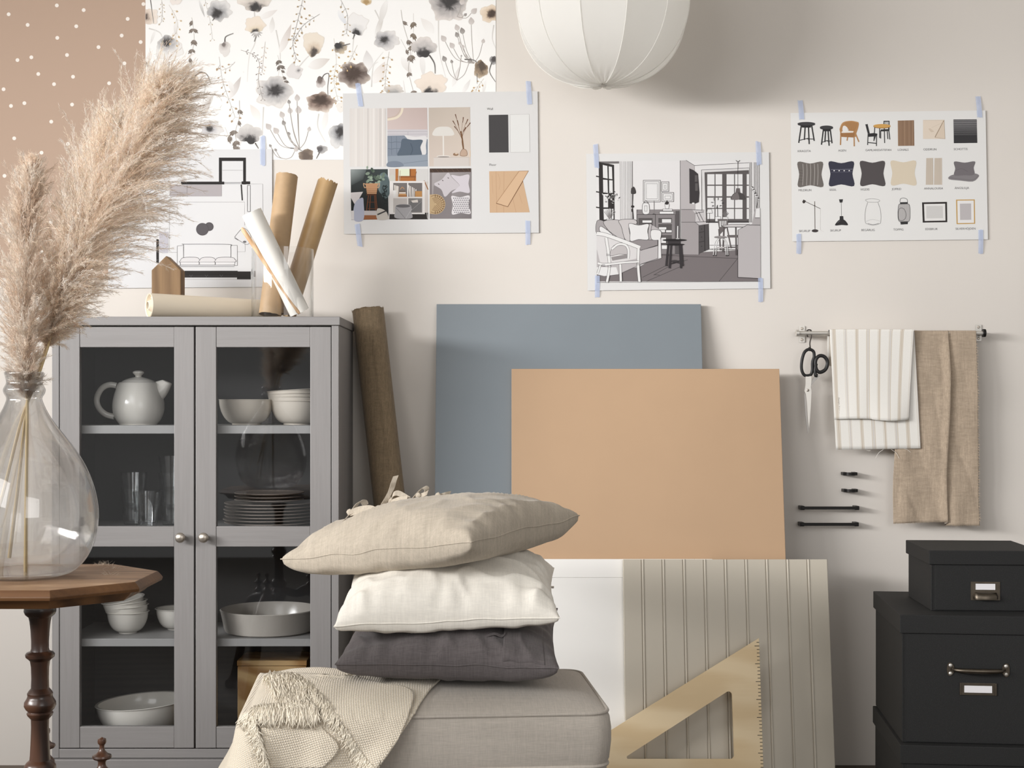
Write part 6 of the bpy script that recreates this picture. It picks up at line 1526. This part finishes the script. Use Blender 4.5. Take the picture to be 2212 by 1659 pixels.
# perimeter of the ottoman from its back left corner round to the front
pl = []; a_, b_, r_c = OW + .011, OD + .012, .06
for k in range(15): pl.append((-a_, b_ - .02 - (2 * b_ - .02 - r_c) * k / 15, -1, 0))
for k in range(13): q = radians(180 + 90 * k / 12); pl.append((-a_ + r_c + r_c * cos(q), -b_ + r_c + r_c * sin(q), cos(q), sin(q)))
NB = len(pl); NF = 40
def throw_pt(u, v):
    """u 0..1 round the perimeter, v 0..1 from the middle of the top to the hem"""
    if v < .5:
        w = v / .5; xe = lerp(.063, -.035, w)
    else:
        w = (v - .5) / .5; xe = lerp(-.035, -.232, w)
    s = u * (NB - 1 + NF)
    if s <= NB - 1:
        i = min(int(s), NB - 2); f = s - i; p = [lerp(pl[i][k], pl[i + 1][k], f) for k in range(4)]
    else:
        f = (s - NB + 1) / NF; p = [lerp(-a_ + r_c, xe, f), -b_, 0, -1]
    if v < .5:
        cx, cy = -.157, .02
        if p[0] > cx: cx = p[0] * .85
        x, y = lerp(cx, p[0], w), lerp(cy, p[1], w)
        z = crown(max(-OW, min(OW, x)), max(-OD, min(OD, y))) + .0075
        edge = max(0, w - .86) / .14
        z += .0025 * sin(u * 22 + 3 * w) * (1 - edge) + .003 * noise.noise(Vector((x * 12, y * 12, 2)))
        return ow(x, y, z)
    w2 = 1 - (1 - w) ** 1.0
    left = max(0, -p[2]); corner = max(0, min(1, (left if left < 1 else 1)))
    fl = .010 * sqrt(min(1, w * 8)) + w * .018 + .085 * left * w ** 1.6 + w * .018 * sin(u * 19 + 1.1) * (1 - .2 * left) + .008 * w * noise.noise(Vector((u * 9, w * 3, 1.0)))
    x, y = p[0] + p[2] * fl, p[1] + p[3] * fl
    z = ZP + .0075 - w2 * .28
    return ow(x, y, z)
m = MB(); NU, NV = 150, 90; m.grid(throw_pt, NU, NV)
drape = m.build('draped_cloth', M['throw'], thr, angle=180, solid=.004)
tv = [v.copy() for v in m.v]
bvh = BVHTree.FromPolygons([tuple(v) for v in m.v], m.f)
def hit(px, py, off=.0):
    """point of the draped cloth seen at a photograph pixel, lifted off it by off"""
    o = Vector((0, 0, ZC)); dr = (P(px, py, 1.0) - o).normalized()
    h, n_, i_, ds = bvh.ray_cast(o, dr)
    if h is None:
        h, n_, i_, ds = bvh.find_nearest(P(px, py, 3.12))
    if n_.dot(dr) > 0: n_ = -n_
    return h + n_ * off
def puv(v, i=0):
    d = v.y; return ((v.x * .95 + v.z * .3), (v.z * .95 - v.x * .3) + v.y * .8)
uvd(drape, puv)
Z7 = .2125
def z7(x, y): return (450 + x * Z7, 1400 + y * Z7)
def sheet_between(name, A, B, off, nu=40, nv=30, wob=.002, seed=0):
    """cloth layer spanned between two pixel polylines, lying on the drape"""
    A = spline([z7(*p) for p in A], 12); B = spline([z7(*p) for p in B], 12)
    def at(pl_, t): s = t * (len(pl_) - 1); i = min(int(s), len(pl_) - 2); f = s - i; return lerp(pl_[i][0], pl_[i + 1][0], f), lerp(pl_[i][1], pl_[i + 1][1], f)
    def fn(a, b):
        p, q = at(A, b), at(B, b); x, y = lerp(p[0], q[0], a), lerp(p[1], q[1], a)
        return hit(x, y, off * (1 + .5 * (1 - a)) + wob * noise.noise(Vector((x * .02, y * .02, seed))))
    m = MB(); m.grid(fn, nu, nv); o = m.build(name, M['throw'], thr, angle=180, solid=.003); uvd(o, puv); return o
L1 = [(640, 300), (900, 330), (1060, 440), (1200, 590), (1350, 760), (1500, 960), (1620, 1110), (1700, 1215)]
sheet_between('upper_layer', L1, [(1500, 330), (1780, 400), (1980, 430), (2085, 500), (2060, 640), (1990, 800), (1900, 990), (1800, 1215)], .009)
sheet_between('folded_corner', [(690, 420), (610, 510), (520, 600), (480, 720)], [(760, 420), (900, 480), (1060, 600), (1110, 690)], .006, 24, 16, .002, 3)
sheet_between('lower_fold', [(590, 700), (540, 830), (560, 980), (620, 1215)], [(1060, 690), (1180, 830), (1330, 1010), (1165, 1215)], .005, 30, 26, .003, 6)
m = MB(); r_ = random.Random(9)
def fringe(line, length, ang, count, off, jit=.35, curl=.3, rr=.0011):
    pts = spline([z7(*p) for p in line], 14)
    for k in range(count):
        s = r_.random() * (len(pts) - 1.01); i = int(s); f = s - i; x, y = lerp(pts[i][0], pts[i + 1][0], f), lerp(pts[i][1], pts[i + 1][1], f)
        t_ = s / len(pts); a = radians(lerp(ang[0], ang[1], t_)) + r_.gauss(0, jit * .6); L = length * r_.uniform(.6, 1.15) * Z7; c = r_.gauss(0, curl); q = []
        x += r_.uniform(-1.5, 1.5); y += r_.uniform(-1.5, 1.5)
        for j in range(6):
            w = j / 5; q.append(hit(x, y, off * r_.uniform(.8, 1.5) + .004 * sin(w * pi) + (.003 if j == 0 else 0))); aa = a + c * (w - .2) * 2.2 + r_.gauss(0, .12); x += L / 5 * cos(aa); y += L / 5 * sin(aa)
        m.tube(q, [rr, rr, rr, rr, rr * .9, rr * .6], 4)
fringe(L1, 150, (95, 118), 560, .010)
fringe([(640, 320), (820, 330), (1000, 420)], 250, (80, 100), 160, .010, .3)
fringe([(740, 470), (900, 540), (1080, 640)], 190, (100, 100), 150, .010, .3)
fringe([(440, 690), (540, 650), (700, 640), (900, 640), (1090, 640)], 165, (120, 75), 360, .011)
fringe([(610, 330), (640, 320), (680, 330)], 90, (125, 95), 40, .008)
fringe([(480, 730), (520, 850), (550, 1000), (600, 1180)], 150, (100, 95), 240, .010, .4, .4)
fo = m.build('fringe', M['fringe'], thr, angle=180); fo['kind'] = 'stuff'; fo['label'] = 'cream yarn fringe'

# ---------------------------------------------------------------- antique side table
def worn_top():
    t = NT('worn_brown_table_top').setup(.5, 0, .4)
    g = t.noise(60, (.06, 1, 1), 4, .6, (0, 0, .2)); s = t.noise(9, (.7, 1.4, 1), 4, .6); f = t.math('ADD', t.math('MULTIPLY', g, .45), t.math('MULTIPLY', s, .55))
    t.color(t.ramp(f, [(.30, S(74, 58, 46)), (.44, S(126, 96, 70)), (.56, S(158, 126, 96)), (.7, S(186, 158, 126))])); t.bump(g, .3, .0006); return t.m
M['top_wood'] = worn_top()
M['top_edge'] = wood('brown_table_edge', (112, 78, 48), (82, 55, 34), 4, 'X', .45, .4, .3, 3, .3, .7)
M['mahog'] = wood('dark_mahogany', (78, 52, 38), (44, 29, 22), 9, 'Z', .28, .5, .12, 4, .15, .3)
TC = Vector((-.883, 2.665, 0)); TZ = .797
tab = thing('side_table', 'antique octagonal wooden side table with dark turned column carrying the vase', 'table', TC)
def octo(apo): R_o = apo / cos(pi / 8); return [(R_o * cos(pi / 8 + k * pi / 4), R_o * sin(pi / 8 + k * pi / 4)) for k in range(8)]
def stack(levels):
    vs = []
    for apo, z in levels: vs += [(TC.x + x, TC.y + y, z) for x, y in octo(apo)]
    n = len(levels)
    return MB().add(vs, [(j * 8 + k, j * 8 + (k + 1) % 8, j * 8 + 8 + (k + 1) % 8, j * 8 + 8 + k) for j in range(n - 1) for k in range(8)] + [tuple(range(8))[::-1], tuple((n - 1) * 8 + k for k in range(8))])
stack([(.196, TZ - .019), (.207, TZ - .018), (.209, TZ - .012), (.206, TZ - .008), (.202, TZ - .003), (.199, TZ)]).build('table_top', [M['top_edge'], M['top_wood']], tab, smooth=False, bevel=.0012).data.polygons[41].material_index = 1
stack([(.150, TZ - .038), (.176, TZ - .036), (.186, TZ - .026), (.192, TZ - .0195)]).build('top_moulding', wood('brown_moulding', (120, 84, 52), (78, 52, 32), 12, 'X', .6), tab, smooth=False, bevel=.001)
tk = 2.665 / FPX
def tz_(py): return ZC + (HY - py) * tk
col = [(.0001, 1313), (33, 1313.5), (34, 1320), (31, 1327), (24, 1333), (22, 1342), (20, 1360), (18.5, 1385), (18.5, 1400), (20, 1406), (28, 1409), (31, 1413), (30, 1419), (25, 1423), (21, 1427), (19, 1440), (18.2, 1465), (19, 1486), (24, 1492), (27, 1497), (26, 1503), (28, 1508), (33, 1516), (33.5, 1524), (30, 1531), (25, 1536), (28, 1540), (26, 1545), (19, 1553), (18.5, 1570), (19.5, 1600), (21, 1630), (22, 1641), (28, 1646), (33, 1653), (34, 1664), (30, 1674), (24, 1682), (22, 1690), (30, 1698), (34, 1708), (30, 1726), (20, 1740), (12, 1752), (16, 1760), (10, 1770), (.0001, 1778)]
MB().lathe([(r * tk, tz_(y)) for r, y in col], TC.x, TC.y, 44).build('column', M['mahog'], tab, angle=35)
fin = [(.0001, 0), (8.5, 4), (9.5, 9), (8.5, 14), (5.5, 17), (5, 22), (6.5, 29), (10, 33), (13, 36), (20, 39), (21, 43), (18, 47), (10, 50), (8, 55), (9, 63), (15, 70), (19, 75), (20, 82), (17, 90), (10, 96), (.0001, 98)]
for ang, dx, dy, ztop in ((-2, .117, -.004, .497), (104, -.026, .113, .489), (222, -.090, -.075, .468)):
    a = radians(ang); foot = Vector((TC.x + .30 * cos(a), TC.y + .30 * sin(a), .018)); h = Vector((TC.x + .012 * cos(a), TC.y + .012 * sin(a), tz_(1690)))
    arm = Vector((TC.x + dx, TC.y + dy, ztop - 98 * tk))
    m = MB().tube([tuple(p) for p in spline([tuple(h), tuple(h.lerp(arm, .5) + Vector((0, 0, -.014))), tuple(arm + Vector((0, 0, -.006))), (lerp(arm.x, foot.x, .35), lerp(arm.y, foot.y, .35), .33), (lerp(arm.x, foot.x, .62), lerp(arm.y, foot.y, .62), .17), (lerp(arm.x, foot.x, .85), lerp(arm.y, foot.y, .85), .055), tuple(foot)], 6)], [.016] * 8 + [.020] * 8 + [.021] * 8 + [.017] * 8 + [.018] * 5, 12)
    m.lathe([(.0001, -.016), (.020, -.016), (.024, 0), (.018, .014), (.0001, .016)], foot.x, foot.y, 18, foot.z)
    lg = m.build('leg', M['mahog'], tab)
    MB().lathe([(r * tk, ztop - y * tk) for r, y in fin], arm.x, arm.y, 24).build('finial', M['mahog'], lg, angle=35)

# ---------------------------------------------------------------- big glass vase with pampas grass
VX, VY, VZ = -.9125, 2.665, TZ + .0005; vk = VY / FPX
prof = [(75, 1246.5), (100, 1240), (121, 1222), (138, 1197), (150, 1162), (155, 1122), (153, 1090), (144, 1050), (128, 1010), (107, 975), (84, 944), (62, 915), (48, 892), (39, 872), (37, 862), (42, 853), (44, 845), (41, 837), (37.5, 830), (38.5, 820), (41, 812), (41, 808), (39.5, 805.5)]
z0 = 1246.5
out = [(.0001, 0.0), (70 * vk, .0)] + [(r * vk, (z0 - y) * vk) for r, y in spline(prof, 3)]
inn = [((r - 3.2) * vk, (z0 - y) * vk) for r, y in spline(prof[1:], 3)][::-1]
inn = [(r, max(z, .010)) for r, z in inn]
M['vase'] = thin_glass('bottle_glass', edge=(.72, .72, .72), ior=1.58, tint=(.955, .95, .945))
def thick_glass():
    m = M['vase']; t = m.node_tree; out_ = t.nodes['Material Output']; old = out_.inputs[0].links[0].from_socket
    g = t.nodes.new('ShaderNodeBsdfGlass'); g.inputs['IOR'].default_value = 1.45; g.inputs['Roughness'].default_value = 0; g.inputs['Color'].default_value = (.93, .93, .925, 1)
    n_ = t.nodes.new('ShaderNodeTexNoise'); n_.inputs['Scale'].default_value = 9; n_.inputs['Detail'].default_value = 2; b_ = t.nodes.new('ShaderNodeBump'); b_.inputs['Strength'].default_value = .35; b_.inputs['Distance'].default_value = .004
    c_ = t.nodes.new('ShaderNodeTexCoord'); t.links.new(c_.outputs['Object'], n_.inputs['Vector']); t.links.new(n_.outputs['Fac'], b_.inputs['Height']); t.links.new(b_.outputs[0], g.inputs['Normal'])
    mx = t.nodes.new('ShaderNodeMixShader'); mx.inputs[0].default_value = .25
    t.links.new(old, mx.inputs[1]); t.links.new(g.outputs[0], mx.inputs[2]); t.links.new(mx.outputs[0], out_.inputs[0])
thick_glass()
va = MB().lathe(out + inn + [(.0001, .010)], VX, VY, 96, VZ)
vo = va.build('glass_vase', M['vase'], None, loc=(VX, VY, VZ), angle=60); tag(vo, 'large clear glass bottle vase on the wooden side table', 'vase')
M['stalk'] = plain('straw_stalk', (204, 180, 132), .5, var=.08, vscale=30)
M['plume'] = vcol('pampas_plume', .8, .05, .66)
def DV(p, d): return P(p[0], p[1], d)
def pampas(label, stalk, spine, rad, n_br, n_hair, lean, seed, tint=1.0, len_k=1.0, tip_droop=0.0):
    """one stem of pampas: stalk and a plume of fine branching hairs; points are (px, py, distance)"""
    r_ = random.Random(seed)
    sp_ = [P(*p) for p in spline(stalk, 8)]
    root = thing('pampas_grass', label, 'dried grass', sp_[0], 'pampas grass stems in the glass vase')
    MB().tube(sp_, [.0036 - .0012 * i / len(sp_) for i in range(len(sp_))], 8).build('stalk', M['stalk'], root)
    S_ = [P(*p) for p in spline(spine, 12)]; n = len(S_); V = []; Fc = []; C = []
    lean = Vector(lean)
    def hair(b, d, L, w, c0, c1):
        side = d.cross(Vector((r_.uniform(-1, 1), r_.uniform(-1, 1), r_.uniform(-1, 1))))
        if side.length < 1e-5: return
        side.normalize(); k = len(V); mid = b + d * L * .55 + side * L * .06
        V.extend((b - side * w * .35, b + side * w * .35, mid + side * w * .5, b + d * L, mid - side * w * .5)); Fc.append((k, k + 1, k + 2, k + 3, k + 4)); C.extend((c0, c0, c1, c1, c1))
    m_s = MB()
    for q in range(n_br):
        t = r_.random() ** .92; s = t * (n - 1.01); i = int(s); f = s - i; b = S_[i].lerp(S_[i + 1], f); tg = (S_[i + 1] - S_[i]).normalized()
        a = r_.uniform(0, 2 * pi); x = tg.cross(Vector((0, 1, 0))).normalized(); y = x.cross(tg); rdir = cos(a) * x + sin(a) * y
        R = rad(t) * vk * r_.uniform(.55, 1.1); op = r_.uniform(.45, 1.0)
        d = (tg * (1.0 + .5 * t * t) + rdir * op * (1 - .6 * t)).normalized(); L = (R / max(.25, op)) * 1.25 * len_k * (1 - .35 * t); L = min(L, .20)
        ns = 9; p = b.copy(); shade = r_.uniform(0, 1) ** 1.1
        base = tuple(lerp(a1, a2, shade) * tint for a1, a2 in zip((240, 218, 198), (255, 246, 236)))
        dk = tuple(c * .88 for c in base); pts = [p.copy()]
        for j in range(ns):
            w = j / ns; d = (d + lean * (.10 + .22 * w) + Vector((0, 0, -1)) * (.02 + tip_droop * w) + Vector((r_.gauss(0, .10), r_.gauss(0, .10), r_.gauss(0, .10)))).normalized()
            p = p + d * (L / ns); pts.append(p.copy())
            for h in range(max(1, int(n_hair / ns * (.7 + .6 * (1 - abs(2 * w - 1)))))):
                hd = (d + Vector((r_.gauss(0, .40), r_.gauss(0, .40), r_.gauss(0, .40)))).normalized(); v_ = r_.uniform(.86, 1.12)
                c0 = S(*[min(250, c * v_) for c in dk]); c1 = S(*[min(252, c * v_) for c in base])
                hair(p + Vector((r_.gauss(0, .0016), r_.gauss(0, .0016), r_.gauss(0, .0016))) - d * r_.random() * L / ns, hd, r_.uniform(.0055, .012), r_.uniform(.0003, .0007), c0, c1)
        side = (pts[-1] - pts[0]).cross(Vector((0, 1, 0)))
        if side.length > 1e-6:
            side = side.normalized() * .00035; k = len(V)
            for e, pp in enumerate(pts): V.extend((pp - side, pp + side)); C.extend((S(*dk), S(*dk)))
            Fc.extend((k + 2 * e, k + 2 * e + 1, k + 2 * e + 3, k + 2 * e + 2) for e in range(len(pts) - 1))
    mb = MB(); mb.v = V; mb.f = Fc; mb.c = C
    pm = mb.build('plume', M['plume'], root, smooth=False)
    MB().tube(S_, [.0022 - .0016 * i / n for i in range(n)], 6).build('plume_core', M['stalk'], root)
    return root
def prof_r(pk, r0, r1, rm):
    return lambda t: (lerp(r0, rm, (t / pk) ** .8) if t < pk else lerp(rm, r1, ((t - pk) / (1 - pk)) ** 1.4))
D0 = VY
pampas('upright pampas grass plume at the far left of the vase', [(55, 1236, D0 - .01), (57, 1050, D0 - .005), (59, 880, D0), (58, 830, D0), (54, 760, D0 - .01)], [(57, 862, D0), (54, 780, D0 - .01), (52, 640, D0 - .02), (56, 500, D0 - .01), (64, 410, D0), (70, 352, D0)],
       prof_r(.42, 14, 6, 88), 950, 110, (-.03, 0, .02), 21, .97)
pampas('largest pampas grass plume arching to the upper right', [(-22, 1150, D0 - .02), (5, 1070, D0 - .015), (40, 930, D0), (60, 868, D0 + .005), (80, 820, D0 + .01), (100, 760, D0 + .015), (116, 710, D0 + .02)], [(104, 748, D0 + .02), (134, 650, D0 + .02), (178, 540, D0 + .01), (236, 430, D0), (286, 330, D0 - .02), (320, 258, D0 - .03), (334, 222, D0 - .04)],
       prof_r(.45, 22, 44, 160), 1700, 120, (.13, -.01, -.07), 33, 1.02, 1.15, .08)
pampas('bright upright pampas grass plume between the other two', [(20, 1205, D0 + .03), (40, 1040, D0 + .025), (58, 880, D0 + .02), (70, 838, D0 + .02), (92, 770, D0 + .03), (106, 735, D0 + .035)], [(98, 752, D0 + .03), (128, 620, D0 + .03), (160, 500, D0 + .03), (190, 410, D0 + .03), (218, 340, D0 + .02), (236, 290, D0 + .02)],
       prof_r(.6, 18, 40, 96), 950, 110, (-.02, -.02, .03), 45, 1.03, 1.0, .0)
# loose tuft lying on the table
r_ = random.Random(12); m = MB(); cs = []
for cxp, cyp, n_ in ((222, 1222, 46), (240, 1243, 14), (246, 1229, 16)):
    dd = (ZC - TZ) * FPX / (cyp - HY); b0_ = P(cxp, cyp, dd)
    for q in range(n_):
        a = r_.uniform(0, 2 * pi); b = b0_ + Vector((r_.gauss(0, .010), r_.gauss(0, .006), .001)); L = r_.uniform(.008, .022)
        e = b + Vector((L * cos(a), L * sin(a) * .6, r_.uniform(.001, .012))); sd = Vector((-sin(a), cos(a), 0)) * .0005
        m.add([b - sd, b + sd, e], [(0, 1, 2)], S(232, 222, 208))
o = m.build('plume_fluff', M['plume'], smooth=False); tag(o, 'loose tufts of pale pampas fluff lying on the wooden side table', 'fluff', kind='stuff')
